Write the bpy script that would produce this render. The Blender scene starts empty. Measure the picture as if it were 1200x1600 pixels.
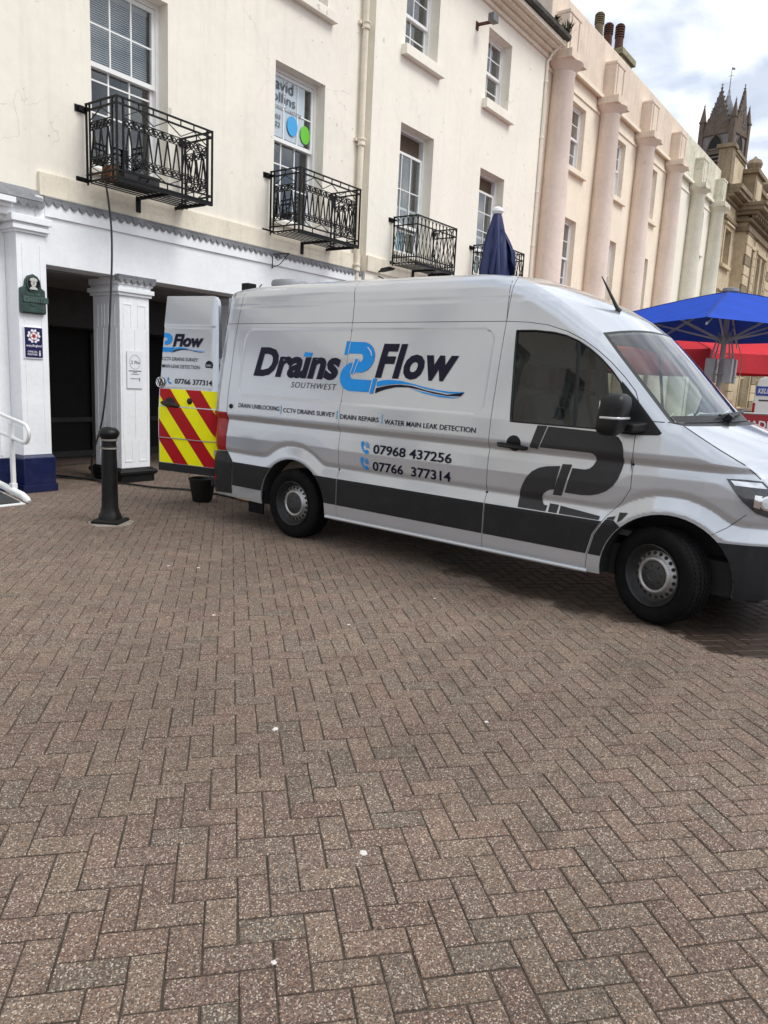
import bpy, bmesh, math, random
import numpy as np
from math import sin, cos, pi, radians, sqrt, hypot, atan2
from mathutils import Vector, Matrix
from mathutils.geometry import delaunay_2d_cdt
random.seed(7)
SC = bpy.context.scene
COL = SC.collection

# ---------------------------------------------------------------- camera
CAM_H, PITCH, ROLL, HEAD = 1.6263, radians(10.2405), radians(2.8463), radians(35.710)
cd = Vector((cos(HEAD)*cos(PITCH), sin(HEAD)*cos(PITCH), -sin(PITCH)))
cr = Vector((sin(HEAD), -cos(HEAD), 0)); cu = cr.cross(cd)
cr2 = cr*cos(ROLL)+cu*sin(ROLL); cu2 = -cr*sin(ROLL)+cu*cos(ROLL)
cam = bpy.data.cameras.new('camera'); cam.sensor_fit = 'VERTICAL'; cam.sensor_height = 36; cam.lens = 36*1153.3/1600
cam.clip_start = .05; cam.clip_end = 2000
camo = bpy.data.objects.new('camera', cam); COL.objects.link(camo)
M3 = Matrix((cr2, cu2, -cd)).transposed()
camo.matrix_world = Matrix.Translation((0,0,CAM_H)) @ M3.to_4x4()
SC.camera = camo

# ---------------------------------------------------------------- sky, sun, exposure
SUN_EL, SUN_AZ = radians(52), radians(-76)          # direction towards the sun, azimuth from +X
W = bpy.data.worlds.new('World'); SC.world = W; W.use_nodes = True
nt = W.node_tree; nt.nodes.clear()
def wn(t, **k):
    n = nt.nodes.new(t)
    for a, b in k.items(): setattr(n, a, b)
    return n
sky = wn('ShaderNodeTexSky', sky_type='NISHITA', sun_disc=False, sun_elevation=SUN_EL, sun_rotation=pi/2-SUN_AZ)
tc = wn('ShaderNodeTexCoord'); sep = wn('ShaderNodeSeparateXYZ'); nt.links.new(tc.outputs['Generated'], sep.inputs[0])
zz = wn('ShaderNodeMath', operation='MAXIMUM'); nt.links.new(sep.outputs[2], zz.inputs[0]); zz.inputs[1].default_value = 0
za = wn('ShaderNodeMath', operation='ADD'); nt.links.new(zz.outputs[0], za.inputs[0]); za.inputs[1].default_value = .22
dv = wn('ShaderNodeVectorMath', operation='DIVIDE'); nt.links.new(tc.outputs['Generated'], dv.inputs[0])
cb = wn('ShaderNodeCombineXYZ')
for i in range(3): nt.links.new(za.outputs[0], cb.inputs[i])
nt.links.new(cb.outputs[0], dv.inputs[1])
n1 = wn('ShaderNodeTexNoise'); n1.inputs['Scale'].default_value = 4.6; n1.inputs['Detail'].default_value = 7; n1.inputs['Roughness'].default_value = .5; n1.inputs['Distortion'].default_value = .3
nt.links.new(dv.outputs[0], n1.inputs['Vector'])
n2 = wn('ShaderNodeTexNoise'); n2.inputs['Scale'].default_value = 2.1; n2.inputs['Detail'].default_value = 8; n2.inputs['Roughness'].default_value = .55
off = wn('ShaderNodeVectorMath', operation='ADD'); off.inputs[1].default_value = (4.3,1.7,0); nt.links.new(dv.outputs[0], off.inputs[0]); nt.links.new(off.outputs[0], n2.inputs['Vector'])
r1 = wn('ShaderNodeValToRGB'); r1.color_ramp.elements[0].position = .37; r1.color_ramp.elements[0].color = (4.7,5.2,6.1,1); r1.color_ramp.elements[1].position = .60; r1.color_ramp.elements[1].color = (9.2,9.4,9.7,1)
nt.links.new(n1.outputs['Fac'], r1.inputs[0])
r2 = wn('ShaderNodeValToRGB'); r2.color_ramp.elements[0].position = .34; r2.color_ramp.elements[0].color = (.45,.45,.45,1); r2.color_ramp.elements[1].position = .52; r2.color_ramp.elements[1].color = (1,1,1,1)
nt.links.new(n2.outputs['Fac'], r2.inputs[0])
skm = wn('ShaderNodeMix', data_type='RGBA'); nt.links.new(r2.outputs[0], skm.inputs[0]); nt.links.new(sky.outputs[0], skm.inputs[6]); nt.links.new(r1.outputs[0], skm.inputs[7])
bg = wn('ShaderNodeBackground'); bg.inputs[1].default_value = .1; nt.links.new(skm.outputs[2], bg.inputs[0])
wo = wn('ShaderNodeOutputWorld'); nt.links.new(bg.outputs[0], wo.inputs[0])

sl = bpy.data.lights.new('sun', 'SUN'); sl.energy = 1.5; sl.angle = radians(28); sl.color = (1, .97, .92)
so = bpy.data.objects.new('sun', sl); COL.objects.link(so)
sd = Vector((cos(SUN_AZ)*cos(SUN_EL), sin(SUN_AZ)*cos(SUN_EL), sin(SUN_EL)))
so.rotation_euler = sd.to_track_quat('Z', 'Y').to_euler(); so.location = (0,-5,20)
vs = SC.view_settings; vs.view_transform = 'Standard'; vs.look = 'None'; vs.exposure = .60; vs.gamma = 1; vs.use_curve_mapping = False
SC.cycles.max_bounces = 8; SC.cycles.transparent_max_bounces = 16

# ---------------------------------------------------------------- materials
def srgb(r, g, b): return tuple((c/255/12.92 if c <= 10 else ((c/255+.055)/1.055)**2.4) for c in (r, g, b))
MATS = {}
class NB:
    def __init__(s, name):
        s.m = bpy.data.materials.new(name); s.m.use_nodes = True; s.t = s.m.node_tree; s.t.nodes.clear()
        s.o = s.n('ShaderNodeOutputMaterial')
    def n(s, t, ins=None, **k):
        x = s.t.nodes.new(t)
        for a, b in k.items(): setattr(x, a, b)
        for a, b in (ins or {}).items():
            if isinstance(b, bpy.types.NodeSocket): s.t.links.new(b, x.inputs[a])
            else: x.inputs[a].default_value = b
        return x
    def ramp(s, fac, stops):
        x = s.n('ShaderNodeValToRGB', {0: fac}); e = x.color_ramp.elements
        while len(e) < len(stops): e.new(.5)
        for i, (p, c) in enumerate(stops): e[i].position = p; e[i].color = (*c, 1) if len(c) == 3 else c
        return x.outputs[0]
    def mix(s, f, a, b, bt='MIX'):
        x = s.n('ShaderNodeMix', data_type='RGBA', blend_type=bt)
        for i, v in ((0, f), (6, a), (7, b)):
            if isinstance(v, bpy.types.NodeSocket): s.t.links.new(v, x.inputs[i])
            else: x.inputs[i].default_value = v if i == 0 else ((*v, 1) if len(v) == 3 else v)
        return x.outputs[2]
    def math(s, op, a, b=0.0, c=None, clamp=False):
        d = {0: a, 1: b}
        if c is not None: d[2] = c
        return s.n('ShaderNodeMath', d, operation=op, use_clamp=clamp).outputs[0]
    def noise(s, vec, scale, detail=4, rough=.55, dist=0):
        return s.n('ShaderNodeTexNoise', {'Vector': vec, 'Scale': scale, 'Detail': detail, 'Roughness': rough, 'Distortion': dist}).outputs['Fac']
    def done(s, shader): s.t.links.new(shader, s.o.inputs[0]); return s.m
G3 = lambda v: (v, v, v)
def mat(name, col, rough=.6, metal=0, var=.12, vscale=2.5, bump=0, bscale=60, streak=0, crack=0, grime=0, gcol=(.12,.10,.08), coat=0, spec=.5, rvar=.1, emit=0):
    if name in MATS: return MATS[name]
    b = NB(name)
    pos = b.n('ShaderNodeNewGeometry').outputs['Position']
    c = col
    a = b.noise(pos, vscale, 5); d = b.noise(pos, vscale*9, 4)
    f = b.math('MULTIPLY_ADD', d, .4, b.math('MULTIPLY', a, .6))
    lo = tuple(max(0, x*(1-var*1.6)) for x in col); hi = tuple(min(1, x*(1+var)) for x in col)
    c = b.ramp(f, ((.36, lo), (.62, hi)))
    if streak:
        mp = b.n('ShaderNodeMapping', {'Vector': pos, 'Scale': (5, 5, .35)}).outputs[0]
        sfac = b.ramp(b.noise(mp, 1.6, 6, .6), ((.50, G3(0)), (.78, G3(1))))
        c = b.mix(b.math('MULTIPLY', sfac, streak), c, gcol)
    if grime:
        gf = b.ramp(b.noise(pos, vscale*2.3, 8, .68, .4), ((.50, G3(0)), (.72, G3(1))))
        c = b.mix(b.math('MULTIPLY', gf, grime), c, gcol)
    if crack:
        wv = b.n('ShaderNodeVectorMath', {0: b.n('ShaderNodeTexNoise', {'Vector': pos, 'Scale': 1.7, 'Detail': 5}).outputs['Color'], 1: (.9,.9,.9)}, operation='MULTIPLY').outputs[0]
        pv = b.n('ShaderNodeVectorMath', {0: pos, 1: wv}, operation='ADD').outputs[0]
        ve = b.n('ShaderNodeTexVoronoi', {'Vector': pv, 'Scale': .55}, feature='DISTANCE_TO_EDGE').outputs['Distance']
        ck = b.ramp(ve, ((.0, G3(1)), (.0028, G3(0))))
        cm = b.ramp(b.noise(pos, .8, 2), ((.46, G3(0)), (.6, G3(1))))
        c = b.mix(b.math('MULTIPLY', b.math('MULTIPLY', ck, cm), crack), c, (.22,.19,.15))
        ch = b.ramp(b.noise(pos, 7, 3, .5), ((.715, G3(0)), (.73, G3(1))))
        c = b.mix(b.math('MULTIPLY', ch, crack*1.3, clamp=True), c, (.30,.27,.22))
    p = b.n('ShaderNodeBsdfPrincipled', {'Metallic': metal, 'Specular IOR Level': spec, 'Coat Weight': coat, 'Coat Roughness': .08})
    b.t.links.new(c, p.inputs['Base Color'])
    b.t.links.new(b.math('MULTIPLY_ADD', b.noise(pos, vscale*4, 3), rvar*2, rough-rvar, clamp=True), p.inputs['Roughness'])
    if bump:
        bn = b.n('ShaderNodeBump', {'Strength': bump, 'Distance': .01, 'Height': b.noise(pos, bscale, 5, .6)})
        b.t.links.new(bn.outputs[0], p.inputs['Normal'])
    if emit: p.inputs['Emission Color'].default_value = (*col, 1); p.inputs['Emission Strength'].default_value = emit
    MATS[name] = b.done(p.outputs[0]); return MATS[name]
def glass(name, tint=(.8,.85,.85), trans=.75, rough=.02, gain=1.0):
    if name in MATS: return MATS[name]
    b = NB(name)
    fr = b.math('POWER', b.n('ShaderNodeLayerWeight', {'Blend': .5}).outputs['Facing'], 4.2)
    tr = b.n('ShaderNodeBsdfTransparent', {'Color': (*[t*trans for t in tint], 1)}).outputs[0]
    pos = b.n('ShaderNodeNewGeometry').outputs['Position']
    bn = b.n('ShaderNodeBump', {'Strength': .012, 'Distance': .05, 'Height': b.noise(pos, 2.2, 2)}).outputs[0]
    gl = b.n('ShaderNodeBsdfGlossy', {'Color': (1,1,1,1), 'Roughness': rough, 'Normal': bn}).outputs[0]
    f = b.math('MULTIPLY_ADD', fr, gain*.9, .045*gain, clamp=True)
    ms = b.n('ShaderNodeMixShader', {0: f, 1: tr, 2: gl})
    MATS[name] = b.done(ms.outputs[0]); return MATS[name]

CREAM = mat('cream_render', srgb(233,227,214), .8, var=.035, vscale=.9, bump=.25, bscale=45, streak=.15, crack=.34, grime=.05, gcol=(.42,.35,.26))
CREAM2 = mat('pale_render', srgb(237,232,218), .8, var=.03, vscale=.9, bump=.25, bscale=45, streak=.10, crack=.28, grime=.04, gcol=(.42,.36,.28))
BAND = mat('band_render', srgb(228,219,200), .8, var=.06, vscale=3, bump=.3, streak=.30, grime=.25, gcol=(.33,.28,.21))
PINK = mat('pink_render', srgb(229,214,201), .8, var=.05, vscale=1, bump=.25, streak=.18, grime=.06, gcol=(.32,.24,.19), crack=.3)
PEACH = mat('peach_render', srgb(238,225,205), .8, var=.05, vscale=1, bump=.25, streak=.12, grime=.06, gcol=(.38,.30,.22), crack=.3)
GREENISH = mat('pale_green_render', srgb(219,216,200), .85, var=.06, vscale=1.3, bump=.3, streak=.16, grime=.10, gcol=(.26,.25,.19))
PINKDIRT = mat('stained_pink_render', srgb(222,205,187), .85, var=.06, vscale=1.6, bump=.3, streak=.28, grime=.16, gcol=(.18,.15,.11))
GREENDIRT = mat('stained_green_render', srgb(217,213,194), .9, var=.1, vscale=1.6, bump=.4, streak=.55, grime=.45, gcol=(.13,.13,.095))
WHITE = mat('white_paint', srgb(236,238,240), .5, var=.035, vscale=2, bump=.12, bscale=25, streak=.06, grime=.07, gcol=(.42,.42,.44))
WFRAME = mat('window_paint', srgb(232,232,230), .4, var=.03, vscale=4, grime=.05, gcol=(.4,.38,.34))
LEAD = mat('lead_flashing', (.20,.205,.22), .6, var=.2, vscale=5, bump=.4, bscale=30, grime=.35, gcol=(.09,.085,.08))
BLUE = mat('blue_gloss_paint', srgb(16,26,70), .35, var=.15, vscale=4, grime=.16, gcol=(.10,.11,.14), coat=.3)
BLACKI = mat('black_iron', (.006,.006,.0065), .5, var=.3, vscale=8, bump=.2, bscale=120, spec=.22)
BLACKP = mat('black_gloss_paint', (.007,.007,.0075), .42, spec=.25, var=.3, vscale=6, bump=.15, bscale=40, grime=.10, gcol=(.045,.042,.04))
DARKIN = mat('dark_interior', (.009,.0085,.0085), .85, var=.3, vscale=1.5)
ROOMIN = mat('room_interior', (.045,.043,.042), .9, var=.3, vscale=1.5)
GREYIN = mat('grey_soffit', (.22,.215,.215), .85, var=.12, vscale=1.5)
STONE = mat('brown_stone', srgb(196,179,149), .85, var=.14, vscale=1.4, bump=.5, bscale=24, streak=.35, grime=.30, gcol=(.12,.09,.06))
STONED = mat('weathered_stone', srgb(138,122,99), .9, var=.2, vscale=2, bump=.6, bscale=20, streak=.5, grime=.45, gcol=(.06,.05,.04))
TOWER = mat('tower_stone', srgb(100,86,74), .9, var=.2, vscale=1.2, bump=.6, bscale=8, streak=.3, grime=.3, gcol=(.03,.025,.02))
TOWERG = mat('tower_grey_stone', srgb(120,115,113), .9, var=.2, vscale=1.2, bump=.5, bscale=8, streak=.3, grime=.2, gcol=(.05,.045,.04))
SLATE = mat('slate', (.075,.08,.088), .7, var=.25, vscale=3, bump=.4, grime=.3, gcol=(.05,.055,.03))
TERRA = mat('terracotta', srgb(90,56,47), .8, var=.2, vscale=4, bump=.3, grime=.4, gcol=(.05,.04,.035))
GREYPOT = mat('buff_pot', srgb(128,112,88), .85, var=.2, vscale=4, bump=.3, grime=.5, gcol=(.06,.055,.04))
GLASSW = glass('window_glass', (.93,.96,.97), .93, .015, 1.5)
# ---------------------------------------------------------------- mesh helpers
class MB:
    def __init__(s): s.v = []; s.f = []
    def add(s, vs, fs):
        o = len(s.v); s.v += [tuple(map(float, q)) for q in vs]; s.f += [tuple(i+o for i in f) for f in fs]; return s
    def box(s, x0, x1, y0, y1, z0, z1, bev=0):
        if x0 > x1: x0, x1 = x1, x0
        if y0 > y1: y0, y1 = y1, y0
        if z0 > z1: z0, z1 = z1, z0
        return s.add([(x,y,z) for x in (x0,x1) for y in (y0,y1) for z in (z0,z1)], [(0,1,3,2),(4,6,7,5),(0,4,5,1),(2,3,7,6),(0,2,6,4),(1,5,7,3)])
    def bar(s, p, q, w, h=None):
        p, q = Vector(p), Vector(q); d = (q-p); h = h or w
        if d.length < 1e-6: return s
        d.normalize(); up = Vector((0,0,1)) if abs(d.z) < .9 else Vector((0,1,0))
        a = d.cross(up).normalized(); b = a.cross(d).normalized()
        vs = [c+a*sa*w/2+b*sb*h/2 for c in (p, q) for sa, sb in ((-1,-1),(1,-1),(1,1),(-1,1))]
        return s.add(vs, [(3,2,1,0),(4,5,6,7),(0,1,5,4),(1,2,6,5),(2,3,7,6),(3,0,4,7)])
    def tube(s, pts, r, n=8, cap=True, closed=False):
        pts = [Vector(p) for p in pts]; m = len(pts)
        rs = r if isinstance(r, (list, tuple)) else [r]*m
        prev = None; rings = []
        for i, p in enumerate(pts):
            if closed: t = pts[(i+1) % m]-pts[i-1]
            else: t = pts[min(i+1, m-1)]-pts[max(i-1, 0)]
            t.normalize()
            if prev is None:
                up = Vector((0,0,1)) if abs(t.z) < .9 else Vector((1,0,0)); a = t.cross(up).normalized()
            else:
                a = prev-t*prev.dot(t)
                a = a.normalized() if a.length > 1e-6 else t.orthogonal().normalized()
            prev = a; b = t.cross(a)
            rings.append([p+(a*cos(2*pi*k/n)+b*sin(2*pi*k/n))*rs[i] for k in range(n)])
        vs = [v for rg in rings for v in rg]; fs = []
        for i in range(m if closed else m-1):
            j = (i+1) % m
            for k in range(n): fs.append((i*n+k, i*n+(k+1) % n, j*n+(k+1) % n, j*n+k))
        if cap and not closed: fs += [tuple(range(n))[::-1], tuple((m-1)*n+k for k in range(n))]
        return s.add(vs, fs)
    def lathe(s, prof, c=(0,0,0), n=24, M=None, a0=0, a1=2*pi, cap=True):
        """profile (r, h) round +Z through c; M maps local to world"""
        full = abs(a1-a0-2*pi) < 1e-6; k = n if full else n+1; vs = []
        for r, h in prof:
            for i in range(k):
                t = a0+(a1-a0)*i/n; q = Vector((r*cos(t), r*sin(t), h)); q = (M @ q) if M else q+Vector(c); vs.append(q)
        fs = []
        for j in range(len(prof)-1):
            for i in range(k if full else n):
                i2 = (i+1) % k; fs.append((j*k+i, j*k+i2, (j+1)*k+i2, (j+1)*k+i))
        if cap and full and prof[0][0] > 1e-5: fs.append(tuple(range(k))[::-1])
        if cap and full and prof[-1][0] > 1e-5: fs.append(tuple((len(prof)-1)*k+i for i in range(k)))
        return s.add(vs, fs)
    def prism(s, poly, fn, d0, d1):
        """2D polygon extruded between depths d0, d1; fn(u, v, d) -> 3D"""
        n = len(poly); vs = [fn(u, v, d) for d in (d0, d1) for u, v in poly]
        fs = [tuple(range(n)), tuple(range(2*n-1, n-1, -1))]+[(i, n+i, n+(i+1) % n, (i+1) % n) for i in range(n)]
        return s.add(vs, fs)
    def loft(s, rings, closed=True, capa=True, capb=True):
        n = len(rings[0]); vs = [v for r in rings for v in r]; fs = []
        for i in range(len(rings)-1):
            for k in range(n if closed else n-1): fs.append((i*n+k, i*n+(k+1) % n, (i+1)*n+(k+1) % n, (i+1)*n+k))
        if capa: fs.append(tuple(range(n))[::-1])
        if capb: fs.append(tuple((len(rings)-1)*n+k for k in range(n)))
        return s.add(vs, fs)
    def mesh(s, name, off=(0,0,0), smooth=None, bevel=0, weld=False):
        me = bpy.data.meshes.new(name); me.from_pydata([(x-off[0], y-off[1], z-off[2]) for x, y, z in s.v], [], s.f)
        bm = bmesh.new(); bm.from_mesh(me)
        if weld: bmesh.ops.remove_doubles(bm, verts=bm.verts, dist=1e-5)
        bmesh.ops.recalc_face_normals(bm, faces=bm.faces)
        if bevel: bmesh.ops.bevel(bm, geom=[e for e in bm.edges if len(e.link_faces) == 2 and e.calc_face_angle(0) > .6], offset=bevel, segments=2, affect='EDGES', profile=.6)
        bm.to_mesh(me); bm.free()
        if smooth is not None:
            for p in me.polygons: p.use_smooth = True
            me.set_sharp_from_angle(angle=radians(smooth))
        return me
ORIG = {}
def origin(o):
    while o is not None and o.parent is not None: o = o.parent
    return ORIG.get(o.name, (0,0,0)) if o is not None else (0,0,0)
def put(name, me, m, parent=None, label=None, cat=None, group=None, kind=None):
    if m and not me.materials: me.materials.append(m)
    o = bpy.data.objects.new(name, me); COL.objects.link(o)
    if parent: o.parent = parent
    if label: o['label'] = label
    if cat: o['category'] = cat
    if group: o['group'] = group
    if kind: o['kind'] = kind
    return o
def part(name, mb, m, parent, smooth=None, bevel=0, label=None, weld=False, kind=None):
    return put(name, mb.mesh(name, origin(parent), smooth, bevel, weld), m, parent, label=label, kind=kind)
def thing(name, label, cat, loc=(0,0,0), group=None):
    o = bpy.data.objects.new(name, None); o.empty_display_size = .2; o.location = loc; COL.objects.link(o)
    o['label'] = label; o['category'] = cat
    if group: o['group'] = group
    ORIG[o.name] = tuple(loc); return o
def solo(name, mb, m, label, cat, loc=(0,0,0), group=None, smooth=None, bevel=0):
    o = put(name, mb.mesh(name, loc, smooth, bevel), m, None, label, cat, group); o.location = loc; ORIG[o.name] = tuple(loc); return o
def structure(name, mb, m, smooth=None):
    return put(name, mb.mesh(name, (0,0,0), smooth), m, None, kind='structure')
def spline(pts, n=8):
    pts = [Vector(p) for p in pts]; P = [pts[0]*2-pts[1]]+pts+[pts[-1]*2-pts[-2]]; out = []
    for i in range(1, len(P)-2):
        for k in range(n):
            t = k/n; a, b, c, d = P[i-1:i+3]
            out.append(.5*((2*b)+(c-a)*t+(2*a-5*b+4*c-d)*t*t+(3*b-a-3*c+d)*t**3))
    return out+[pts[-1]]
def text2d(body, bold=0.0, shear=0.0, space=1.0, box=None, split=None):
    """text as flat triangles, fitted to box = (u0, v0, u1, v1); returns verts, faces"""
    c = bpy.data.curves.new('t', 'FONT'); c.body = body; c.offset = bold; c.shear = shear; c.space_character = space; c.resolution_u = 3; c.fill_mode = 'BOTH'
    o = bpy.data.objects.new('t', c); COL.objects.link(o); bpy.context.view_layer.update()
    me = bpy.data.meshes.new_from_object(o.evaluated_get(bpy.context.evaluated_depsgraph_get()))
    bm = bmesh.new(); bm.from_mesh(me); bpy.data.objects.remove(o); bpy.data.curves.remove(c); bpy.data.meshes.remove(me)
    xs = [v.co.x for v in bm.verts]; ys = [v.co.y for v in bm.verts]; x0, x1, y0, y1 = min(xs), max(xs), min(ys), max(ys)
    if box:
        for v in bm.verts: v.co.x = box[0]+(v.co.x-x0)/(x1-x0)*(box[2]-box[0]); v.co.y = box[1]+(v.co.y-y0)/(y1-y0)*(box[3]-box[1]); v.co.z = 0
    bmesh.ops.remove_doubles(bm, verts=bm.verts, dist=1e-6)
    if split:
        for ax in (0, 1):
            lo = min(v.co[ax] for v in bm.verts); hi = max(v.co[ax] for v in bm.verts); k = math.floor(lo/split)+1
            while k*split < hi:
                co = [0,0,0]; co[ax] = k*split; no = [0,0,0]; no[ax] = 1
                bmesh.ops.bisect_plane(bm, geom=bm.verts[:]+bm.edges[:]+bm.faces[:], plane_co=co, plane_no=no); k += 1
    bmesh.ops.triangulate(bm, faces=bm.faces)
    bm.verts.index_update()
    r = ([tuple(v.co) for v in bm.verts], [tuple(v.index for v in f.verts) for f in bm.faces]); bm.free(); return r
def text_mb(body, fn, box, **k):
    v, f = text2d(body, box=box, **k); return MB().add([fn(a, b) for a, b, _ in v], f)
def clip_poly(poly, x0, y0, x1, y1):
    for ax, lim, sg in ((0,x0,1),(0,x1,-1),(1,y0,1),(1,y1,-1)):
        out = []
        for i in range(len(poly)):
            a, b = poly[i-1], poly[i]; da, db = sg*(a[ax]-lim), sg*(b[ax]-lim)
            if (da >= 0) != (db >= 0):
                t = da/(da-db); out.append((a[0]+(b[0]-a[0])*t, a[1]+(b[1]-a[1])*t))
            if db >= 0: out.append(b)
        poly = out
        if not poly: return []
    return poly
# ---------------------------------------------------------------- ground
def paver_mat(name, individual):
    b = NB(name)
    pos = b.n('ShaderNodeNewGeometry').outputs['Position']
    rnd = b.n('ShaderNodeObjectInfo').outputs['Random'] if individual else b.n('ShaderNodeAttribute', attribute_name='rnd').outputs['Fac']
    base = b.ramp(rnd, ((0, srgb(110,88,80)), (.25, srgb(126,109,95)), (.5, srgb(120,99,90)), (.75, srgb(109,99,89)), (.9, srgb(134,114,100)), (1, srgb(125,100,90))))
    vo = b.n('ShaderNodeTexVoronoi', {'Vector': pos, 'Scale': 230, 'Randomness': 1})
    sp = b.n('ShaderNodeSeparateColor', {0: vo.outputs['Color']})
    c = b.mix(b.ramp(sp.outputs[0], ((.34, G3(.65)), (.40, G3(0)))), base, srgb(72,62,55))
    c = b.mix(b.ramp(sp.outputs[0], ((.74, G3(0)), (.78, G3(.42)))), c, srgb(168,152,134))
    c = b.mix(b.ramp(sp.outputs[1], ((.91, G3(0)), (.93, G3(.75)))), c, srgb(210,196,178))
    c = b.mix(b.ramp(sp.outputs[2], ((.95, G3(0)), (.96, G3(.5)))), c, srgb(178,130,96))
    big = b.ramp(b.noise(pos, .55, 5, .6), ((.33, G3(.68)), (.67, G3(.97))))
    c = b.mix(1.0, c, big, 'MULTIPLY')
    wear = b.ramp(b.noise(pos, 3.5, 5, .65), ((.58, G3(0)), (.74, G3(.30))))
    c = b.mix(wear, c, srgb(60,56,46))
    st = b.ramp(b.noise(pos, 1.3, 7, .7, .6), ((.58, G3(0)), (.70, G3(.42))))
    c = b.mix(st, c, srgb(58,52,45))
    spot = b.n('ShaderNodeTexVoronoi', {'Vector': pos, 'Scale': 1.6, 'Randomness': 1}).outputs['Distance']
    c = b.mix(b.ramp(b.math('ADD', spot, b.math('MULTIPLY', b.noise(pos, 30, 3), .03)), ((.035, G3(.6)), (.06, G3(0)))), c, srgb(44,40,36))
    # run-off water by the van, plus shade under it painted into the colour
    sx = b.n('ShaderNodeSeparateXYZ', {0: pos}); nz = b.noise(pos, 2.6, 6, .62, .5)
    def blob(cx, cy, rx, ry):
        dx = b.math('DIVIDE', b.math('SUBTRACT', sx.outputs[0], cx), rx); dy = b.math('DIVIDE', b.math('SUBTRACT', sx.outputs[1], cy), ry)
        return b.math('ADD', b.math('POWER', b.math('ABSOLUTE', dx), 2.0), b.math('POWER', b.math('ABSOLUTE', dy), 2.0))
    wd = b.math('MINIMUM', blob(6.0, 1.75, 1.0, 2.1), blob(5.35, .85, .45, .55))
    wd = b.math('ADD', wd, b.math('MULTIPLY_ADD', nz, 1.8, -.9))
    wet_shade = b.ramp(wd, ((.62, G3(1)), (.85, G3(0))))
    c = b.mix(wet_shade, c, b.mix(1.0, c, (.22,.20,.185), 'MULTIPLY'))
    # dark tramped joints and small blemishes
    p = b.n('ShaderNodeBsdfPrincipled', {'Specular IOR Level': .35})
    b.t.links.new(c, p.inputs['Base Color'])
    b.t.links.new(b.math('MULTIPLY_ADD', wet_shade, -.42, .86), p.inputs['Roughness'])
    h = b.math('ADD', b.math('MULTIPLY', vo.outputs['Distance'], -.6), b.math('MULTIPLY', b.noise(pos, 210, 3), .7))
    bn = b.n('ShaderNodeBump', {'Strength': .7, 'Distance': .004, 'Height': h}); b.t.links.new(bn.outputs[0], p.inputs['Normal'])
    return b.done(p.outputs[0])
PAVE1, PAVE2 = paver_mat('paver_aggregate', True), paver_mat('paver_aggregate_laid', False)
BED = mat('joint_sand', srgb(70,61,52), .95, var=.3, vscale=12, bump=.5, bscale=200, grime=.25, gcol=(.035,.045,.02))
def farpave():
    b = NB('far_paving'); pos = b.n('ShaderNodeNewGeometry').outputs['Position']
    mp = b.n('ShaderNodeMapping', {'Vector': pos, 'Rotation': (0,0,radians(42))}).outputs[0]
    br = b.n('ShaderNodeTexBrick', {'Vector': mp, 'Scale': 1, 'Color1': (*srgb(118,101,91),1), 'Color2': (*srgb(108,90,82),1), 'Mortar': (*srgb(70,60,52),1), 'Mortar Size': .004, 'Brick Width': .2, 'Row Height': .1})
    c = b.mix(1.0, br.outputs[0], b.ramp(b.noise(pos, .4, 5), ((.35, G3(.8)), (.65, G3(1.1)))), 'MULTIPLY')
    p = b.n('ShaderNodeBsdfPrincipled', {'Roughness': .9}); b.t.links.new(c, p.inputs['Base Color']); return b.done(p.outputs[0])
structure('ground', MB().add([(-400,-400,-.022),(400,-400,-.022),(400,400,-.022),(-400,400,-.022)], [(0,1,2,3)]), farpave())
structure('bedding_sand', MB().add([(-1.2,-1.6,-.0052),(11.6,-1.6,-.0052),(11.6,11.2,-.0052),(-1.2,11.2,-.0052)], [(0,1,2,3)]), BED)
pavement = bpy.data.objects.new('pavement', None); COL.objects.link(pavement); pavement['kind'] = 'structure'; ORIG['pavement'] = (0,0,0)
UNIT, BANG = .0990, radians(-42.257)
e1 = Vector((cos(BANG), sin(BANG), 0))*UNIT; e2 = Vector((-sin(BANG), cos(BANG), 0))*UNIT; B0 = Vector((1.172, 1.379, 0))
def brick_mesh(me_name, L, Wd):
    hx, hy, c, d = L/2, Wd/2, .0035, .0030
    vs = []
    for (a, bb, z) in ((hx, hy, -.03), (hx, hy, -d), (hx-c, hy-c, 0)): vs += [(-a,-bb,z),(a,-bb,z),(a,bb,z),(-a,bb,z)]
    fs = [(8,9,10,11)]
    for k in (0, 4):
        for i in range(4): fs.append((k+i, k+(i+1) % 4, k+4+(i+1) % 4, k+4+i))
    return vs, fs
bvs, bfs = brick_mesh('brick', 2*UNIT-.0060, UNIT-.0060)
bricks = []
rg = random.Random(3)
for k in range(-170, 171):
    for m in range(-50, 51):
        for v in (0, 1):
            u, w = (k+4*m+1, k+.5) if not v else (k+4*m+2.5, k)
            c = B0+e1*u+e2*w
            if not (-1.1 < c.x < 11.5 and -1.5 < c.y < 11.1): continue
            q = c-Vector((0,0,CAM_H)); zc = q.dot(cd)
            if zc < .3: continue
            px, py = 600+1153.3*q.dot(cr2)/zc, 800-1153.3*q.dot(cu2)/zc
            if px < -420 or px > 1620 or py > 2300: continue
            bricks.append((c, v, 0 <= px <= 1200 and 0 < py < 1600, zc))
bricks.sort(key=lambda t: (not t[2], t[3]))
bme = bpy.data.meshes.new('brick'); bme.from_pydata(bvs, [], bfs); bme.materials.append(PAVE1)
sv, sf, sr = [], [], []
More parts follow.
